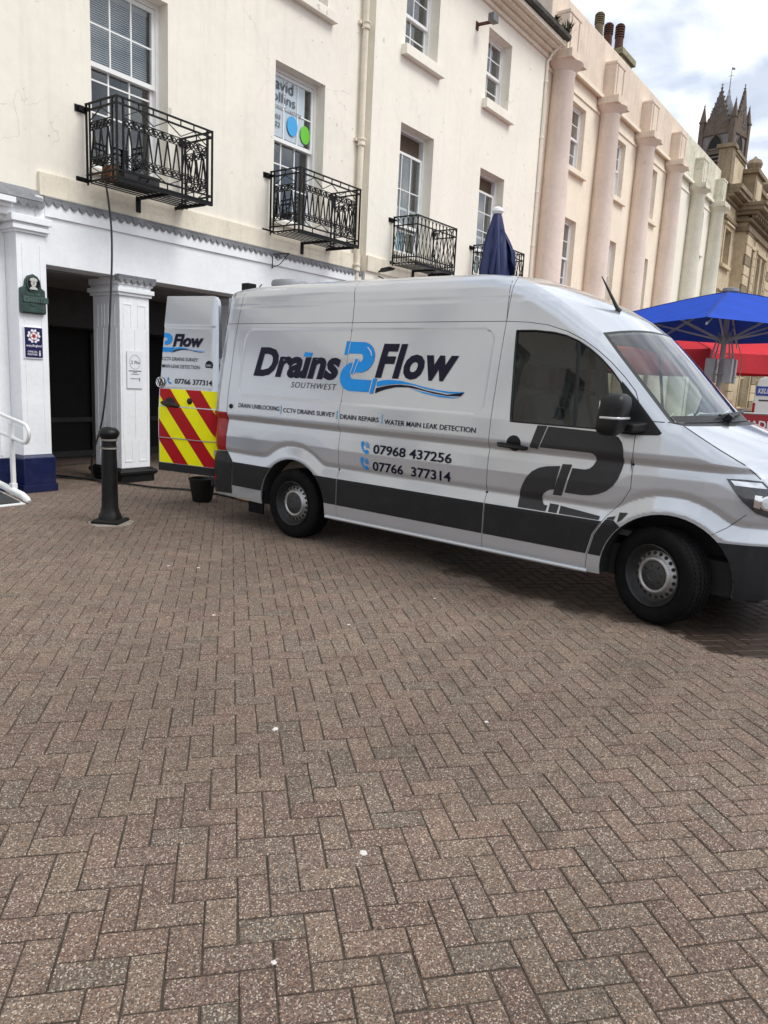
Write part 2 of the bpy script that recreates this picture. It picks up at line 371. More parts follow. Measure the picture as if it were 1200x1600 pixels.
for i, (c, v, vis, zc) in enumerate(bricks):
    rot = BANG+(pi/2 if v else 0)+rg.gauss(0, .006); dz = rg.gauss(0, .0007)
    tx, ty = rg.gauss(0, .0028), rg.gauss(0, .0028); jx, jy = rg.gauss(0, .0007), rg.gauss(0, .0007)
    if i < 300:
        o = put('brick', bme, None, pavement); o.location = (c.x+jx, c.y+jy, dz); o.rotation_euler = (tx, ty, rot)
    else:
        ca, sa = cos(rot), sin(rot); o = len(sv); r = rg.random()
        for x, y, z in bvs:
            z2 = z+x*ty+y*tx+dz; sv.append((c.x+jx+x*ca-y*sa, c.y+jy+x*sa+y*ca, z2))
        for f in bfs: sf.append(tuple(a+o for a in f)); sr.append(r)
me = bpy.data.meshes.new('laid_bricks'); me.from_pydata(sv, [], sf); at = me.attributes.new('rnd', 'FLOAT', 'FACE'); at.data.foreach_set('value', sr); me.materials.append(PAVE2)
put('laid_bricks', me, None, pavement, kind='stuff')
def ground_px(px, py, z=0):
    d = cd+cr2*((px-600)/1153.3)-cu2*((py-800)/1153.3); t = (z-CAM_H)/d.z; return Vector((d.x*t, d.y*t, z))
# trodden-in gum and scraps
GUM = mat('gum', srgb(205,200,195), .8, var=.08, vscale=20)
for i, (x, y, s) in enumerate(((568,1333,6.5),(428,1504,5),(430,1139,5),(334,961,3.0),(263,884,2.6),(310,887,2.6),(545,976,2.8),(679,935,2.4),(760,1128,3.4))):
    g = ground_px(x, y); s = s/1153.3*(g-Vector((0,0,CAM_H))).dot(cd)*1.0
    m = MB(); rr = random.Random(i); ks = [1+rr.uniform(-.25,.25) for _ in range(11)]; ca = rr.random()*3
    ring = lambda f, z: [(g.x+s*f*ks[k]*cos(2*pi*k/11+ca), g.y+s*f*.9*ks[k]*sin(2*pi*k/11+ca), z) for k in range(11)]
    m.loft([ring(1,-.0005), ring(.9,.0022), ring(.5,.003)], True, False, True)
    lb = {0: 'largest pale gum spot, on the lower middle paving', 1: 'white gum spot nearest the bottom edge of the picture', 2: 'pale gum fleck on the paving left of the middle', 8: 'pale gum fleck on the paving right of the middle'}.get(i, 'tiny pale gum fleck on the paving nearer the van and bollard')
    solo('gum_spot', m, GUM, lb, 'gum', (g.x,g.y,0), 'gum spots on the paving', smooth=50)
# ---------------------------------------------------------------- building helpers
def wall_open(mb, x0, x1, z0, z1, ops, yf, rd, back=.42):
    xs = sorted({x0, x1, *[v for o in ops for v in o[:2]]}); zs = sorted({z0, z1, *[v for o in ops for v in o[2:4]]})
    for a, b in zip(xs, xs[1:]):
        for c, d in zip(zs, zs[1:]):
            mx, mz = (a+b)/2, (c+d)/2
            if any(o[0] < mx < o[1] and o[2] < mz < o[3] for o in ops): continue
            mb.add([(a,yf,c),(b,yf,c),(b,yf,d),(a,yf,d)], [(0,1,2,3)])
    for o in ops:
        a, b, c, d = o[:4]; y1 = yf+rd
        mb.add([(a,yf,c),(b,yf,c),(b,yf,d),(a,yf,d),(a,y1,c),(b,y1,c),(b,y1,d),(a,y1,d)], [(0,4,5,1),(1,5,6,2),(2,6,7,3),(3,7,4,0)])
    y1 = yf+back
    mb.add([(x0,yf,z0),(x1,yf,z0),(x1,yf,z1),(x0,yf,z1),(x0,y1,z0),(x1,y1,z0),(x1,y1,z1),(x0,y1,z1)], [(1,5,6,2),(2,6,7,3),(3,7,4,0)])
    return mb
def room(mb, x0, x1, y0, y1, z0, z1):
    mb.add([(x0,y0,z0),(x1,y0,z0),(x1,y0,z1),(x0,y0,z1),(x0,y1,z0),(x1,y1,z0),(x1,y1,z1),(x0,y1,z1)], [(0,1,5,4),(1,2,6,5),(2,3,7,6),(3,0,4,7),(4,5,6,7)])
def sash(mb, panes, x0, x1, z0, z1, y, cols, rows, st=.05, bar=.02, th=.045, zs=None):
    mb.box(x0, x0+st, y, y+th, z0, z1); mb.box(x1-st, x1, y, y+th, z0, z1)
    mb.box(x0+st, x1-st, y+.001, y+th-.001, z0, z0+st*1.15); mb.box(x0+st, x1-st, y+.001, y+th-.001, z1-st, z1)
    ax, bx, az, bz = x0+st, x1-st, z0+st*1.15, z1-st
    vx = [ax+(bx-ax)*i/cols for i in range(cols+1)]; vz = [az, *(zs if zs else [az+(bz-az)*i/rows for i in range(1, rows)]), bz]
    for v in vx[1:-1]: mb.box(v-bar/2, v+bar/2, y+.008, y+th-.008, az, bz)
    for v in vz[1:-1]: mb.box(ax, bx, y+.010, y+th-.010, v-bar/2, v+bar/2)
    for i in range(cols):
        for j in range(len(vz)-1): panes.append((vx[i], vx[i+1], y+th/2, vz[j], vz[j+1]))
PANE = {}
def pane_mesh(w, h):
    k = (round(w, 3), round(h, 3))
    if k not in PANE: PANE[k] = MB().box(-w/2, w/2, -.002, .002, -h/2, h/2).mesh('pane'); PANE[k].materials.append(GLASSW)
    return PANE[k]
def add_panes(panes, parent):
    ox, oy, oz = origin(parent)
    for a, b, y, c, d in panes:
        o = put('pane', pane_mesh(b-a, d-c), None, parent); o.location = ((a+b)/2-ox, y-oy, (c+d)/2-oz); o.rotation_euler = (random.gauss(0,.006), 0, random.gauss(0,.006))
def window(bld, x0, x1, z0, z1, yw, rail, cols=3, up=2, low=2, sill=None, sillm=None, drop=0, lowzs=None, label=None):
    """sash window whose frame stands at y = yw; drop lowers the upper sash"""
    m = MB(); panes = []; j = .055
    m.box(x0, x0+j, yw-.01, yw+.13, z0, z1); m.box(x1-j, x1, yw-.01, yw+.13, z0, z1); m.box(x0+j, x1-j, yw-.009, yw+.129, z1-j, z1); m.box(x0+j, x1-j, yw-.012, yw+.128, z0, z0+.05)
    sash(m, panes, x0+j, x1-j, rail-.02-drop, z1-j-drop-.004, yw+.012, cols, up)
    sash(m, panes, x0+j, x1-j, z0+.052, rail+.028, yw+.062, cols, low, zs=lowzs)
    w = part('window', m, WFRAME, bld, label=label)
    add_panes(panes, w)
    if sill: part('sill', MB().box(*sill), sillm or bld_sill, w, bevel=.008)
    return w
bld_sill = CREAM
# ---------------------------------------------------------------- cream building with the white colonnade
YA = 9.05
A = thing('rendered_building', 'cream rendered building with white ground-floor colonnade and drainpipe', 'building', (8,9.05,0))
opsA = [(5.85,7.02,4.06,6.45),(9.08,10.27,4.06,6.47),(5.85,7.02,7.56,9.4),(9.08,10.27,7.56,9.4),(2.6,3.75,4.06,6.45)]
part('wall', wall_open(MB(), .5, 11.39, 3.62, 10.8, opsA, YA, .26), CREAM, A)
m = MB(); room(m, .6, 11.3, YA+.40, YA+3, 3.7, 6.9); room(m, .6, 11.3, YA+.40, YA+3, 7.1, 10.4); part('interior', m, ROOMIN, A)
m = MB(); m.box(.5, 11.39, YA+.42, YA+8, 10.3, 10.8); part('roof', m, SLATE, A)
m = MB(); m.box(5.10, 11.36, YA-.055, YA+.05, 3.60, 3.875); part('band_course', m, BAND, A, bevel=.012)
YW = YA+.20
window(A, 5.85, 7.02, 4.10, 6.45, YW, 5.40, up=2, low=2, lowzs=[4.85,5.24], sill=(5.80,7.07,YA-.05,YA+.22,4.02,4.098))
window(A, 9.08, 10.27, 4.10, 6.47, YW, 5.40, up=2, low=2, lowzs=[4.72,5.05], sill=(9.03,10.32,YA-.05,YA+.22,4.02,4.098))
window(A, 2.6, 3.75, 4.10, 6.45, YW, 5.40, sill=(2.55,3.8,YA-.05,YA+.22,4.02,4.098))
for x0 in (5.85, 9.08): window(A, x0, x0+1.18, 7.60, 9.4, YW, 8.5, sill=(x0-.15,x0+1.33,YA-.12,YA+.22,7.45,7.598))
# venetian blind behind the near window
BLIND = mat('blind_slat', srgb(196,200,202), .6, var=.05, vscale=4)
bl = part('blind', MB().box(5.93, 6.94, YW+.145, YW+.18, 6.33, 6.38), BLIND, A)
for i in range(56):
    z = 6.32-i*.0265
    if z < 5.46: break
    m = MB(); m.add([(5.94,YW+.15,z-.011),(6.93,YW+.15,z-.011),(6.93,YW+.168,z+.010),(5.94,YW+.168,z+.010),(5.94,YW+.15,z-.0095),(6.93,YW+.15,z-.0095),(6.93,YW+.168,z+.0115),(5.94,YW+.168,z+.0115)], [(0,1,2,3),(7,6,5,4),(0,4,5,1),(2,6,7,3)])
    part('slat', m, BLIND, bl)
# window film with lettering on the second window
FILM = mat('window_film', srgb(205,214,220), .5, var=.03)
FBLUE = mat('sticker_blue', srgb(58,160,220), .4, var=.03); FGREEN = mat('sticker_green', srgb(104,196,50), .4, var=.03); FTXT = mat('sticker_grey', srgb(62,66,72), .5, var=.05)
yf_ = YW+.030
part('window_film', MB().box(9.20, 10.02, yf_+.004, yf_+.008, 5.46, 6.36), FILM, A)
def disc(cx, cz, rx, rz, y, th=.003, n=28):
    mb = MB(); mb.prism([(cx+rx*cos(2*pi*k/n), cz+rz*sin(2*pi*k/n)) for k in range(n)], lambda u, v, d: (u, d, v), y-th, y); return mb
part('sticker', disc(9.715, 5.70, .125, .155, yf_-.014), FBLUE, A); part('sticker', disc(10.03, 5.645, .115, .145, yf_-.014), FGREEN, A)
fY = lambda y: (lambda u, v: (u, y, v))
for t, bx, bo in (('David', (9.10,6.17,9.72,6.34), 0), ('Collins', (9.05,5.985,9.78,6.14), 0), ('Business Coaching', (9.12,5.875,9.92,5.945), 0), ('01803', (9.13,5.72,9.43,5.79), .01), ('222', (9.24,5.60,9.43,5.68), .01)):
    part('lettering', text_mb(t, fY(yf_-.013), bx, bold=bo), FTXT, A)
# drainpipe
m = MB(); m.tube([(11.20,8.965,2.75),(11.20,8.965,10.8)], .052, 14)
for z in (3.62, 5.80, 7.72, 9.6): m.lathe([(.054,-.06),(.075,-.055),(.078,-.03),(.066,-.02),(.066,.03),(.080,.04),(.080,.065),(.054,.07)], (11.20,8.965,z), 16)
for z in (3.66, 5.84, 7.76, 9.64): m.box(11.08, 11.32, 9.0, 9.05, z-.025, z+.025)
part('drainpipe', m, BAND, A, smooth=40)
# white fascia and scalloped lead
def scallop(mb, x0, x1, y, ztop, drop, pitch, th=.012):
    n = max(1, round((x1-x0)/pitch)); p = (x1-x0)/n
    for i in range(n):
        a = x0+i*p; d = drop*random.uniform(.92,1.06); k = 6
        low = [(a+p*(j/k), ztop-d*(.45+.55*sin(pi*j/k))) for j in range(k+1)]
        mb.prism([(a, ztop), *low, (a+p, ztop)], lambda u, v, e: (u, e, v), y-th+random.uniform(-.002,.002), y)
m = MB(); m.box(5.13, 11.36, 8.985, 9.4, 2.80, 3.36); m.box(5.13, 11.36, 8.955, 9.3, 3.36, 3.57); part('fascia', m, WHITE, A, bevel=.006)
m = MB(); m.box(5.12, 11.37, 8.93, 9.04, 3.57, 3.585); scallop(m, 5.12, 11.37, 8.945, 3.583, .105, .112); part('flashing', m, LEAD, A)
# piers of the colonnade
def pier(px):
    g = part('pier', MB().box(px-.235, px+.235, 9.0, 9.62, .20, 2.58), WHITE, A, bevel=.008)
    m = MB()
    for (e, z0, z1) in ((.03,2.56,2.60),(.055,2.60,2.66),(.02,2.66,2.70)): m.box(px-.235-e, px+.235+e, 9.0-e, 9.62+e, z0, z1)
    m.box(px-.275, px+.275, 8.962, 9.66, 2.70, 2.799); part('capital', m, WHITE, g, bevel=.01)
    m = MB(); m.box(px-.30, px+.30, 8.92, 8.982, 2.80, 2.825); scallop(m, px-.30, px+.30, 8.935, 2.823, .105, .10)
    # side return of the lead
    for i in range(4):
        y = 8.94+i*.012; m.box(px-.312, px-.300, y, y+.012, 2.74, 2.822)
    part('capital_flashing', m, LEAD, g)
    # raised strips on the shaft: fluted ends
    m = MB()
    for zc, up in ((.30, 1), (2.45, -1)):
        for c in (-.115, .115):
            for s in (-.06, .06): m.box(px+c+s-.008, px+c+s+.008, 8.994, 9.0005, min(zc, zc+up*.30), max(zc, zc+up*.30))
            m.box(px+c-.068, px+c+.068, 8.9935, 9.0005, zc-.008, zc+.008)
        for c in (9.16, 9.31, 9.46):
            for s in (-.045, .045): m.box(px-.241, px-.2345, c+s-.007, c+s+.007, min(zc, zc+up*.30), max(zc, zc+up*.30))
    for c in (9.085, 9.235, 9.385, 9.535): m.box(px-.240, px-.2345, c-.006, c+.006, .62, 2.12)
    for c in (-.20, 0, .20): m.box(px+c-.005, px+c+.005, 8.9945, 9.0005, .62, 2.12)
    part('fluting', m, WHITE, g)
    m = MB(); m.box(px-.275, px+.275, 8.955, 9.665, .0, .10)
    prof = [(.275,.10),(.295,.105),(.310,.125),(.310,.155),(.295,.178),(.262,.188),(.255,.205)]
    m.loft([[(px-a, 9.31-a-.08, z), (px+a, 9.31-a-.08, z), (px+a, 9.31+a+.08, z), (px-a, 9.31+a+.08, z)] for a, z in prof])
    part('base', m, BLACKP, g, bevel=.006)
    return g
g1 = pier(6.41); pier(8.75); pier(10.95)
m = MB(); m.box(6.27, 6.52, 8.983, 8.990, 1.32, 1.83); nb = part('notice', m, mat('paper', srgb(228,230,234), .5, var=.02), A)
NT = mat('print_grey', srgb(150,152,160), .6, var=.05); NTD = mat('print_dark', srgb(70,72,80), .6, var=.05)
m = MB(); m.tube([(6.395+.085*cos(t*pi/16), 8.981, 1.68+.095*sin(t*pi/16)) for t in range(32)], .0025, 4, closed=True); part('ring', m, NT, nb)
for i, (z, w) in enumerate(((1.555,.20),(1.535,.06),(1.512,.13),(1.45,.15))): part('print_line', MB().box(6.395-w/2, 6.395+w/2, 8.979, 8.982, z, z+.010), NTD if i == 0 else NT, nb)
part('print_line', text_mb('2 Flo', fY(8.9805), (6.33,1.655,6.47,1.70), bold=.01), NTD, nb)
part('print_line', text_mb('i', fY(8.9805), (6.46,1.42,6.475,1.47)), NTD, nb)
# passage behind the colonnade
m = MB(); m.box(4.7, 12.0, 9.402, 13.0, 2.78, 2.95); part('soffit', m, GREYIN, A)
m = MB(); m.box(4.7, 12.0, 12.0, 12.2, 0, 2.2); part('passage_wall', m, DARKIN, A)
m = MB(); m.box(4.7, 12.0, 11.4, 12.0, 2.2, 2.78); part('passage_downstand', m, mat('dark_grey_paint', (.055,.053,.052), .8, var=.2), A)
m = MB()
for x in (5.9, 6.75, 7.6, 8.5, 9.4): m.box(x, x+.07, 11.93, 12.0, 0, 2.15)
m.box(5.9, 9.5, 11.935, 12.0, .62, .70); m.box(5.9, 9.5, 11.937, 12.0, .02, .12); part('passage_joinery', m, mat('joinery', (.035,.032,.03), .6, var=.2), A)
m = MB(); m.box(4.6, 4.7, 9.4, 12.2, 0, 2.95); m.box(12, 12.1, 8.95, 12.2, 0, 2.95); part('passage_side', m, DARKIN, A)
# pilaster at the left with blue plinth
m = MB(); m.box(4.76, 5.125, 8.955, 9.5, .46, 3.12); pl = part('pilaster', m, WHITE, A, bevel=.006)
m = MB()
for (e, z0, z1) in ((.03,3.12,3.15),(.06,3.15,3.20),(.04,3.20,3.23),(.085,3.23,3.31)): m.box(4.76-e, 5.125+e*.6, 8.955-e, 9.4, z0, z1)
part('capital', m, WHITE, pl, bevel=.007)
m = MB()
for x in (4.83, 5.05): m.box(x-.007, x+.007, 8.949, 8.956, .62, 3.0)
part('bead', m, WHITE, pl)
m = MB(); m.box(4.715, 5.165, 8.895, 9.5, .0, .10); m.box(4.735, 5.150, 8.915, 9.5, .10, .43)
m.loft([[(4.735,8.915,.43),(5.15,8.915,.43),(5.15,9.5,.43),(4.735,9.5,.43)],[(4.762,8.945,.475),(5.128,8.945,.475),(5.128,9.5,.475),(4.762,9.5,.475)]]); part('plinth', m, BLUE, pl, bevel=.008)
m = MB(); m.box(5.02, 5.128, 8.96, 9.3, 3.312, 3.58); m.box(4.5, 5.02, 8.975, 9.3, 3.312, 3.50); part('entablature_end', m, WHITE, A)
# panelled shopfront beyond the pilaster
m = MB(); m.box(.5, 4.757, 9.22, 9.5, .40, 3.4)
for x in (1.2,1.9,2.6,3.3,3.75,4.1,4.4,4.62): m.box(x-.012, x+.012, 9.205, 9.221, .45, 3.2)
part('shopfront_panelling', m, WHITE, A)
m = MB(); m.box(.5, 4.70, 9.17, 9.5, 0, .42)
for x in (2.6,3.75,4.4): m.box(x-.008, x+.008, 9.163, 9.171, .05, .36)
part('shopfront_plinth', m, BLUE, A, bevel=.01)
m = MB()
for (y, z0, z1) in ((9.02,3.24,3.29),(8.95,3.29,3.37),(8.88,3.37,3.41),(8.80,3.41,3.47)): m.box(.5, 4.70, y, 9.3, z0, z1)
part('shop_cornice', m, WHITE, A)
m = MB(); m.add([(.5,8.74,3.49),(5.10,8.90,3.50),(5.10,9.06,3.66),(.5,9.06,3.66)], [(0,1,2,3)]); m.add([(.5,8.74,3.47),(5.10,8.90,3.48),(5.10,9.06,3.64),(.5,9.06,3.64)], [(3,2,1,0)])
for i in range(42):
    a = .5+4.6*i/42; b = .5+4.6*(i+1)/42; ya, yb = 8.735+.16*i/42, 8.735+.16*(i+1)/42
    low = [(a+(b-a)*j/6, ya+(yb-ya)*j/6, 3.49-.085*(.4+.6*sin(pi*j/6))) for j in range(7)]
    v = [(a,ya,3.492), *low, (b,yb,3.492)]; m.add(v+[(p[0],p[1]+.01,p[2]) for p in v], [tuple(range(9)), tuple(range(17,8,-1))]+[(k, 9+k, 9+(k+1) % 9, (k+1) % 9) for k in range(9)])
part('shop_flashing', m, LEAD, A)
# iron bracket on the fascia
m = MB(); bx = 9.0
m.bar((bx,8.955,3.52), (bx,8.955,3.30), .014); m.bar((bx,8.955,3.52), (bx+.02,8.60,3.52), .014)
m.tube(spline([(bx,8.94,3.32),(bx+.01,8.80,3.36),(bx+.015,8.68,3.46),(bx+.02,8.62,3.51)], 6), .007, 5)
m.tube([(bx+.01, 8.84+.05*(1-t/22)*cos(t*.55), 3.455+.05*(1-t/22)*sin(t*.55)) for t in range(20)], .006, 5)
solo('iron_bracket', m, BLACKI, 'small black scrolled iron bracket on the white fascia', 'bracket', (bx,8.95,3.3))

# ---------------------------------------------------------------- the terrace carries on to the left (mirrored in the van's glass)
TL = thing('terrace_house', 'cream terrace continuing left of the colonnade, mirrored in the van windows', 'building', (-12,9.05,0))
opsT = [(x,x+1.2,z0,z1) for x in (-21.5,-18.2,-14.9,-11.6,-8.3,-5.0,-1.7) for z0, z1 in ((.5,2.7),(4.06,6.45),(7.56,9.4))]
part('wall', wall_open(MB(), -24, .5, 0, 10.8, opsT, YA, .26), CREAM, TL)
m = MB(); room(m, -23.9, .4, YA+.40, YA+3, .1, 10.4); part('interior', m, ROOMIN, TL)
m = MB(); m.box(-24, .5, YA+.42, YA+8, 10.3, 10.8); part('roof', m, SLATE, TL)
for x in (-21.5,-18.2,-14.9,-11.6,-8.3,-5.0,-1.7):
    window(TL, x, x+1.2, 4.10, 6.45, YA+.2, 5.3); window(TL, x, x+1.2, 7.6, 9.4, YA+.2, 8.5); part('shop_window', MB().box(x, x+1.2, YA+.2, YA+.21, .5, 2.7), GLASSW, TL)
# ---------------------------------------------------------------- pale building next door
YB = 8.90
B = thing('rendered_building', 'pale rendered building with eaves gutter between the drainpipe and pink columns', 'building', (15,YB,0))
opsB = [(12.31,13.48,4.06,6.46),(15.44,16.60,4.06,6.40),(12.31,13.44,7.74,9.27),(15.42,16.52,7.76,9.27),(11.9,14.4,.55,2.85),(15.0,17.9,.05,2.85)]
part('wall', wall_open(MB(), 11.39, 18.42, 0, 9.72, opsB, YB, .30), CREAM2, B)
m = MB(); m.box(11.392, 11.40, YB+.001, YB+.3, 2.6, 9.72); part('wall_return', m, CREAM2, B)
m = MB()
for z0, z1 in ((.02,3.2),(3.9,6.9),(7.2,9.7)): room(m, 11.5, 18.3, YB+.44, YB+3, z0, z1)
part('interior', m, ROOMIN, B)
m = MB(); m.box(11.40, 18.41, YB-.05, YB+.03, 3.60, 3.88); part('band_course', m, BAND, B, bevel=.012)
YWB = YB+.22
bld_sill = CREAM2
window(B, 12.31, 13.48, 4.10, 6.46, YWB, 5.02, up=2, low=2, drop=.34, sill=(12.25,13.55,YB-.05,YB+.24,4.02,4.098))
window(B, 15.44, 16.60, 4.10, 6.40, YWB, 5.02, up=3, low=2, drop=.30, sill=(15.38,16.66,YB-.05,YB+.24,4.02,4.098))
window(B, 12.31, 13.44, 7.78, 9.27, YWB, 8.48, cols=2, up=2, low=2, sill=(12.20,13.56,YB-.13,YB+.24,7.60,7.778))
window(B, 15.42, 16.52, 7.80, 9.27, YWB, 8.52, cols=2, up=2, low=2, sill=(15.31,16.66,YB-.13,YB+.24,7.61,7.798))
CURT = mat('curtain', srgb(178,170,156), .9, var=.12, vscale=6)
def curtain(x0, x1, z0, z1, y, par):
    n = 22; ring = [(x0+(x1-x0)*i/n, y+.03*sin(i*1.9)) for i in range(n+1)]
    m = MB(); m.add([(a,b,z) for z in (z0,z1) for a, b in ring], [(i, i+1, n+2+i, n+1+i) for i in range(n)]); part('curtain', m, CURT, par, smooth=60)
curtain(13.1,13.45,4.3,6.3,YWB+.25,B); curtain(16.25,16.58,4.3,6.3,YWB+.25,B); curtain(15.5,15.75,7.9,9.2,YWB+.25,B); curtain(12.33,12.6,7.9,9.2,YWB+.25,B)
BROWNP = mat('brown_blind', srgb(92,76,60), .8, var=.15)
for a, b, c, d in ((12.38,13.40,6.06,6.40),(15.5,16.54,6.06,6.34)):
    part('blind', MB().box(a, b, YWB+.09, YWB+.11, c, d), BROWNP, B)
BOARD = mat('pale_blue_board', srgb(150,178,186), .6, var=.08)
part('window_board', MB().box(12.40, 13.0, YWB+.115, YWB+.13, 4.16, 4.62), BOARD, B); part('window_board', MB().box(15.55, 16.1, YWB+.115, YWB+.13, 4.16, 4.60), BOARD, B)
# eaves: soffit mouldings, gutter, slate slope
m = MB()
for (e, z0, z1) in ((.06,9.64,9.74),(.16,9.74,9.82),(.30,9.82,9.88),(.42,9.88,9.98)): m.box(11.39, 18.50, YB-e, YB+.3, z0, z1)
part('eaves_cornice', m, BAND, B, bevel=.012)
GUT = mat('gutter_grime', (.07,.068,.06), .85, var=.4, vscale=6, bump=.6, bscale=20, grime=.5, gcol=(.03,.035,.015))
m = MB(); m.loft([[(x, YB-.54, 10.10), (x, YB-.53, 10.02), (x, YB-.47, 9.982), (x, YB-.38, 10.0), (x, YB-.36, 10.10)] for x in (11.39, 18.52)]); part('gutter', m, GUT, B)
rf = part('roof', MB().add([(11.39,YB-.36,10.09),(18.45,YB-.36,10.09),(18.45,YB+3.2,12.4),(11.39,YB+3.2,12.4),(11.39,YB+3.2,9.6),(18.45,YB+3.2,9.6)], [(0,1,2,3),(3,2,5,4)]), SLATE, B)
sl_m = MB()
for r in range(9):
    for i in range(36):
        x = 11.39+7.06*(i+(.5 if r % 2 else 0))/36; t0 = r*.24; y0 = YB-.40+t0*.839; z0 = 10.10+t0*.545
        if x > 18.2: continue
        sl_m.add([(x+.005,y0,z0+.012),(x+.185,y0,z0+.012),(x+.185,y0+.24,z0+.16),(x+.005,y0+.24,z0+.16),(x+.005,y0,z0),(x+.185,y0,z0)], [(0,1,2,3),(0,4,5,1)])
o = part('roof_slate', sl_m, SLATE, rf, kind='stuff')
# shop front, mostly behind the van
m = MB(); m.box(11.6, 18.2, YB-.10, YB, 2.9, 3.45); part('shop_fascia', m, WHITE, B, bevel=.01)
GSIGN = mat('green_sign', srgb(30,120,100), .5, var=.1)
m = MB(); m.box(11.62, 12.4, YB-.14, YB-.102, 3.02, 3.40); part('sign_board', m, GSIGN, B)
SHG = glass('shop_glass', (.5,.55,.55), .5, .02, 1.3)
for a, b, c, d in ((11.9,14.4,.55,2.85),(15.0,17.9,.05,2.85)):
    part('shop_window', MB().box(a, b, YB+.16, YB+.17, c, d), SHG, B)
    m = MB(); n = 3
    for i in range(n+1): x = a+(b-a)*i/n; m.box(max(a,x-.03), min(b,x+.03), YB+.12, YB+.2, c, d)
    part('shop_frame', m, BLACKP, B)
# corner downpipe
m = MB(); m.tube([(18.33,YB-.04,.1),(18.33,YB-.04,9.55),(18.36,YB-.16,9.75),(18.40,YB-.44,9.98)], .035, 10)
for z in (2,4,5.2,6.5,7.8,9.1): m.lathe([(.036,-.02),(.05,-.02),(.05,.02),(.036,.02)], (18.33,YB-.04,z), 10)
part('downpipe', m, CREAM2, B, smooth=40)
# small wall fittings
m = MB(); m.box(14.83, 14.93, YB-.02, YB, 9.0, 9.16); m.bar((14.88,YB-.02,9.1), (14.95,YB-.30,9.12), .05); part('floodlight_arm', m, mat('rusty', srgb(86,52,40), .8, var=.3, vscale=9), B)
fl = MB(); fl.box(14.84, 15.06, YB-.42, YB-.28, 9.10, 9.26); solo('floodlight', fl, mat('flood_grey', (.16,.16,.16), .5, var=.2), 'small grey floodlight bolted high on the pale wall under the eaves', 'floodlight', (14.95,YB-.3,9.1), bevel=.015)
m = MB(); m.loft([[(11.75+a, YB-.12-b, 3.62+c) for a, b, c in ((-.06,-.02,0),(.06,-.02,0),(.06,.02,.06),(-.06,.02,.06))], [(11.75+a*1.8, YB-.34-b, 3.66+c*.6) for a, b, c in ((-.06,-.02,0),(.06,-.02,0),(.06,.02,.06),(-.06,.02,.06))]])
m.bar((11.75,YB,3.62), (11.75,YB-.14,3.64), .03); m.tube(spline([(11.78,YB-.02,3.55),(11.9,YB-.12,3.48),(11.85,YB-.10,3.36),(11.72,YB-.05,3.40)], 6), .012, 6); m.tube([(11.7,YB-.02,3.42),(12.6,YB-.02,3.40),(13.2,YB-.02,3.36)], .018, 6)
solo('wall_lamp', m, BLACKI, 'small black wall lamp with cable beside the green shop sign', 'lamp', (11.75,YB,3.5), smooth=40)

# ---------------------------------------------------------------- columned terrace: pink half, pale green half
YC = 9.0
def terrace(x0, x1, cols, mcol, mwall, mdirt, label):
    global bld_sill
    T = thing('columned_building', label, 'building', ((x0+x1)/2,YC,0)); bld_sill = mwall
    wins = [(c+1.12, c+2.22) for c in cols if c+1.7 < x1]
    ops = [(a,b,7.60,9.32) for a, b in wins]+[(a,b,4.15,6.34) for a, b in wins]+[(a-.35,b+.35,.4,2.9) for a, b in wins]
    part('wall', wall_open(MB(), x0, x1, 0, 9.9, ops, YC, .34), mwall, T)
    m = MB()
    for z0, z1 in ((.05,3.3),(3.9,6.9),(7.2,9.7)): room(m, x0+.1, x1-.1, YC+.5, YC+3, z0, z1)
    part('interior', m, ROOMIN, T)
    part('parapet', MB().box(x0, x1, YC-.10, YC+.45, 9.90, 11.40), mdirt, T, bevel=.03)
    m = MB(); m.box(x0, x1, YC-.16, YC-.10, 9.88, 9.98); m.box(x0, x1, YC-.035, YC, 9.50, 9.58); part('string_course', m, mwall, T)
    for a, b in wins:
        w1 = window(T, a, b, 7.64, 9.32, YC+.15, 8.5, cols=2, up=2, low=2, sill=(a-.12,b+.22,YC-.12,YC+.28,7.50,7.638))
        window(T, a, b, 4.19, 6.34, YC+.15, 5.3, cols=2, up=2, low=2, sill=(a-.1,b+.1,YC-.08,YC+.28,4.08,4.188))
        part('shop_window', MB().box(a-.35, b+.35, YC+.2, YC+.21, .4, 2.9), SHG, T)
    for c in cols:
        y = 8.76
        g = part('column', MB().lathe([(.40,0),(.40,.25),(.365,.32),(.362,3),(.345,6),(.285,9.44),(.30,9.46),(.30,9.50)], (c,y,0), 40), mcol, T, smooth=40)
        m = MB(); m.lathe([(.285,9.50),(.31,9.54),(.37,9.60),(.44,9.66),(.475,9.70)], (c,y,0), 40); part('echinus', m, mcol, g, smooth=40)
        m = MB(); m.box(c-.50, c+.50, 8.36, YC-.02, 9.70, 9.90); part('abacus', m, mdirt, g, bevel=.015)
        m = MB(); m.box(c-.36, c+.36, 8.56, YC-.09, 9.90, 10.86)
        for e in (-.24, .24): m.box(c+e-.012, c+e+.012, 8.552, 8.561, 9.98, 10.76)
        m.box(c-.375, c+.375, 8.54, YC-.085, 10.78, 10.865); part('pedestal_block', m, mdirt, g, bevel=.02)
    return T
pinkT = terrace(18.43, 31.0, [19.12,22.54,25.96,29.38], PINK, PEACH, PINKDIRT, 'pink columned building with tall round columns and plain parapet')
terrace(31.0, 37.0, [32.80,36.22], GREENISH, CREAM2, GREENDIRT, 'pale green columned building with mossy parapet beside brown stone building')
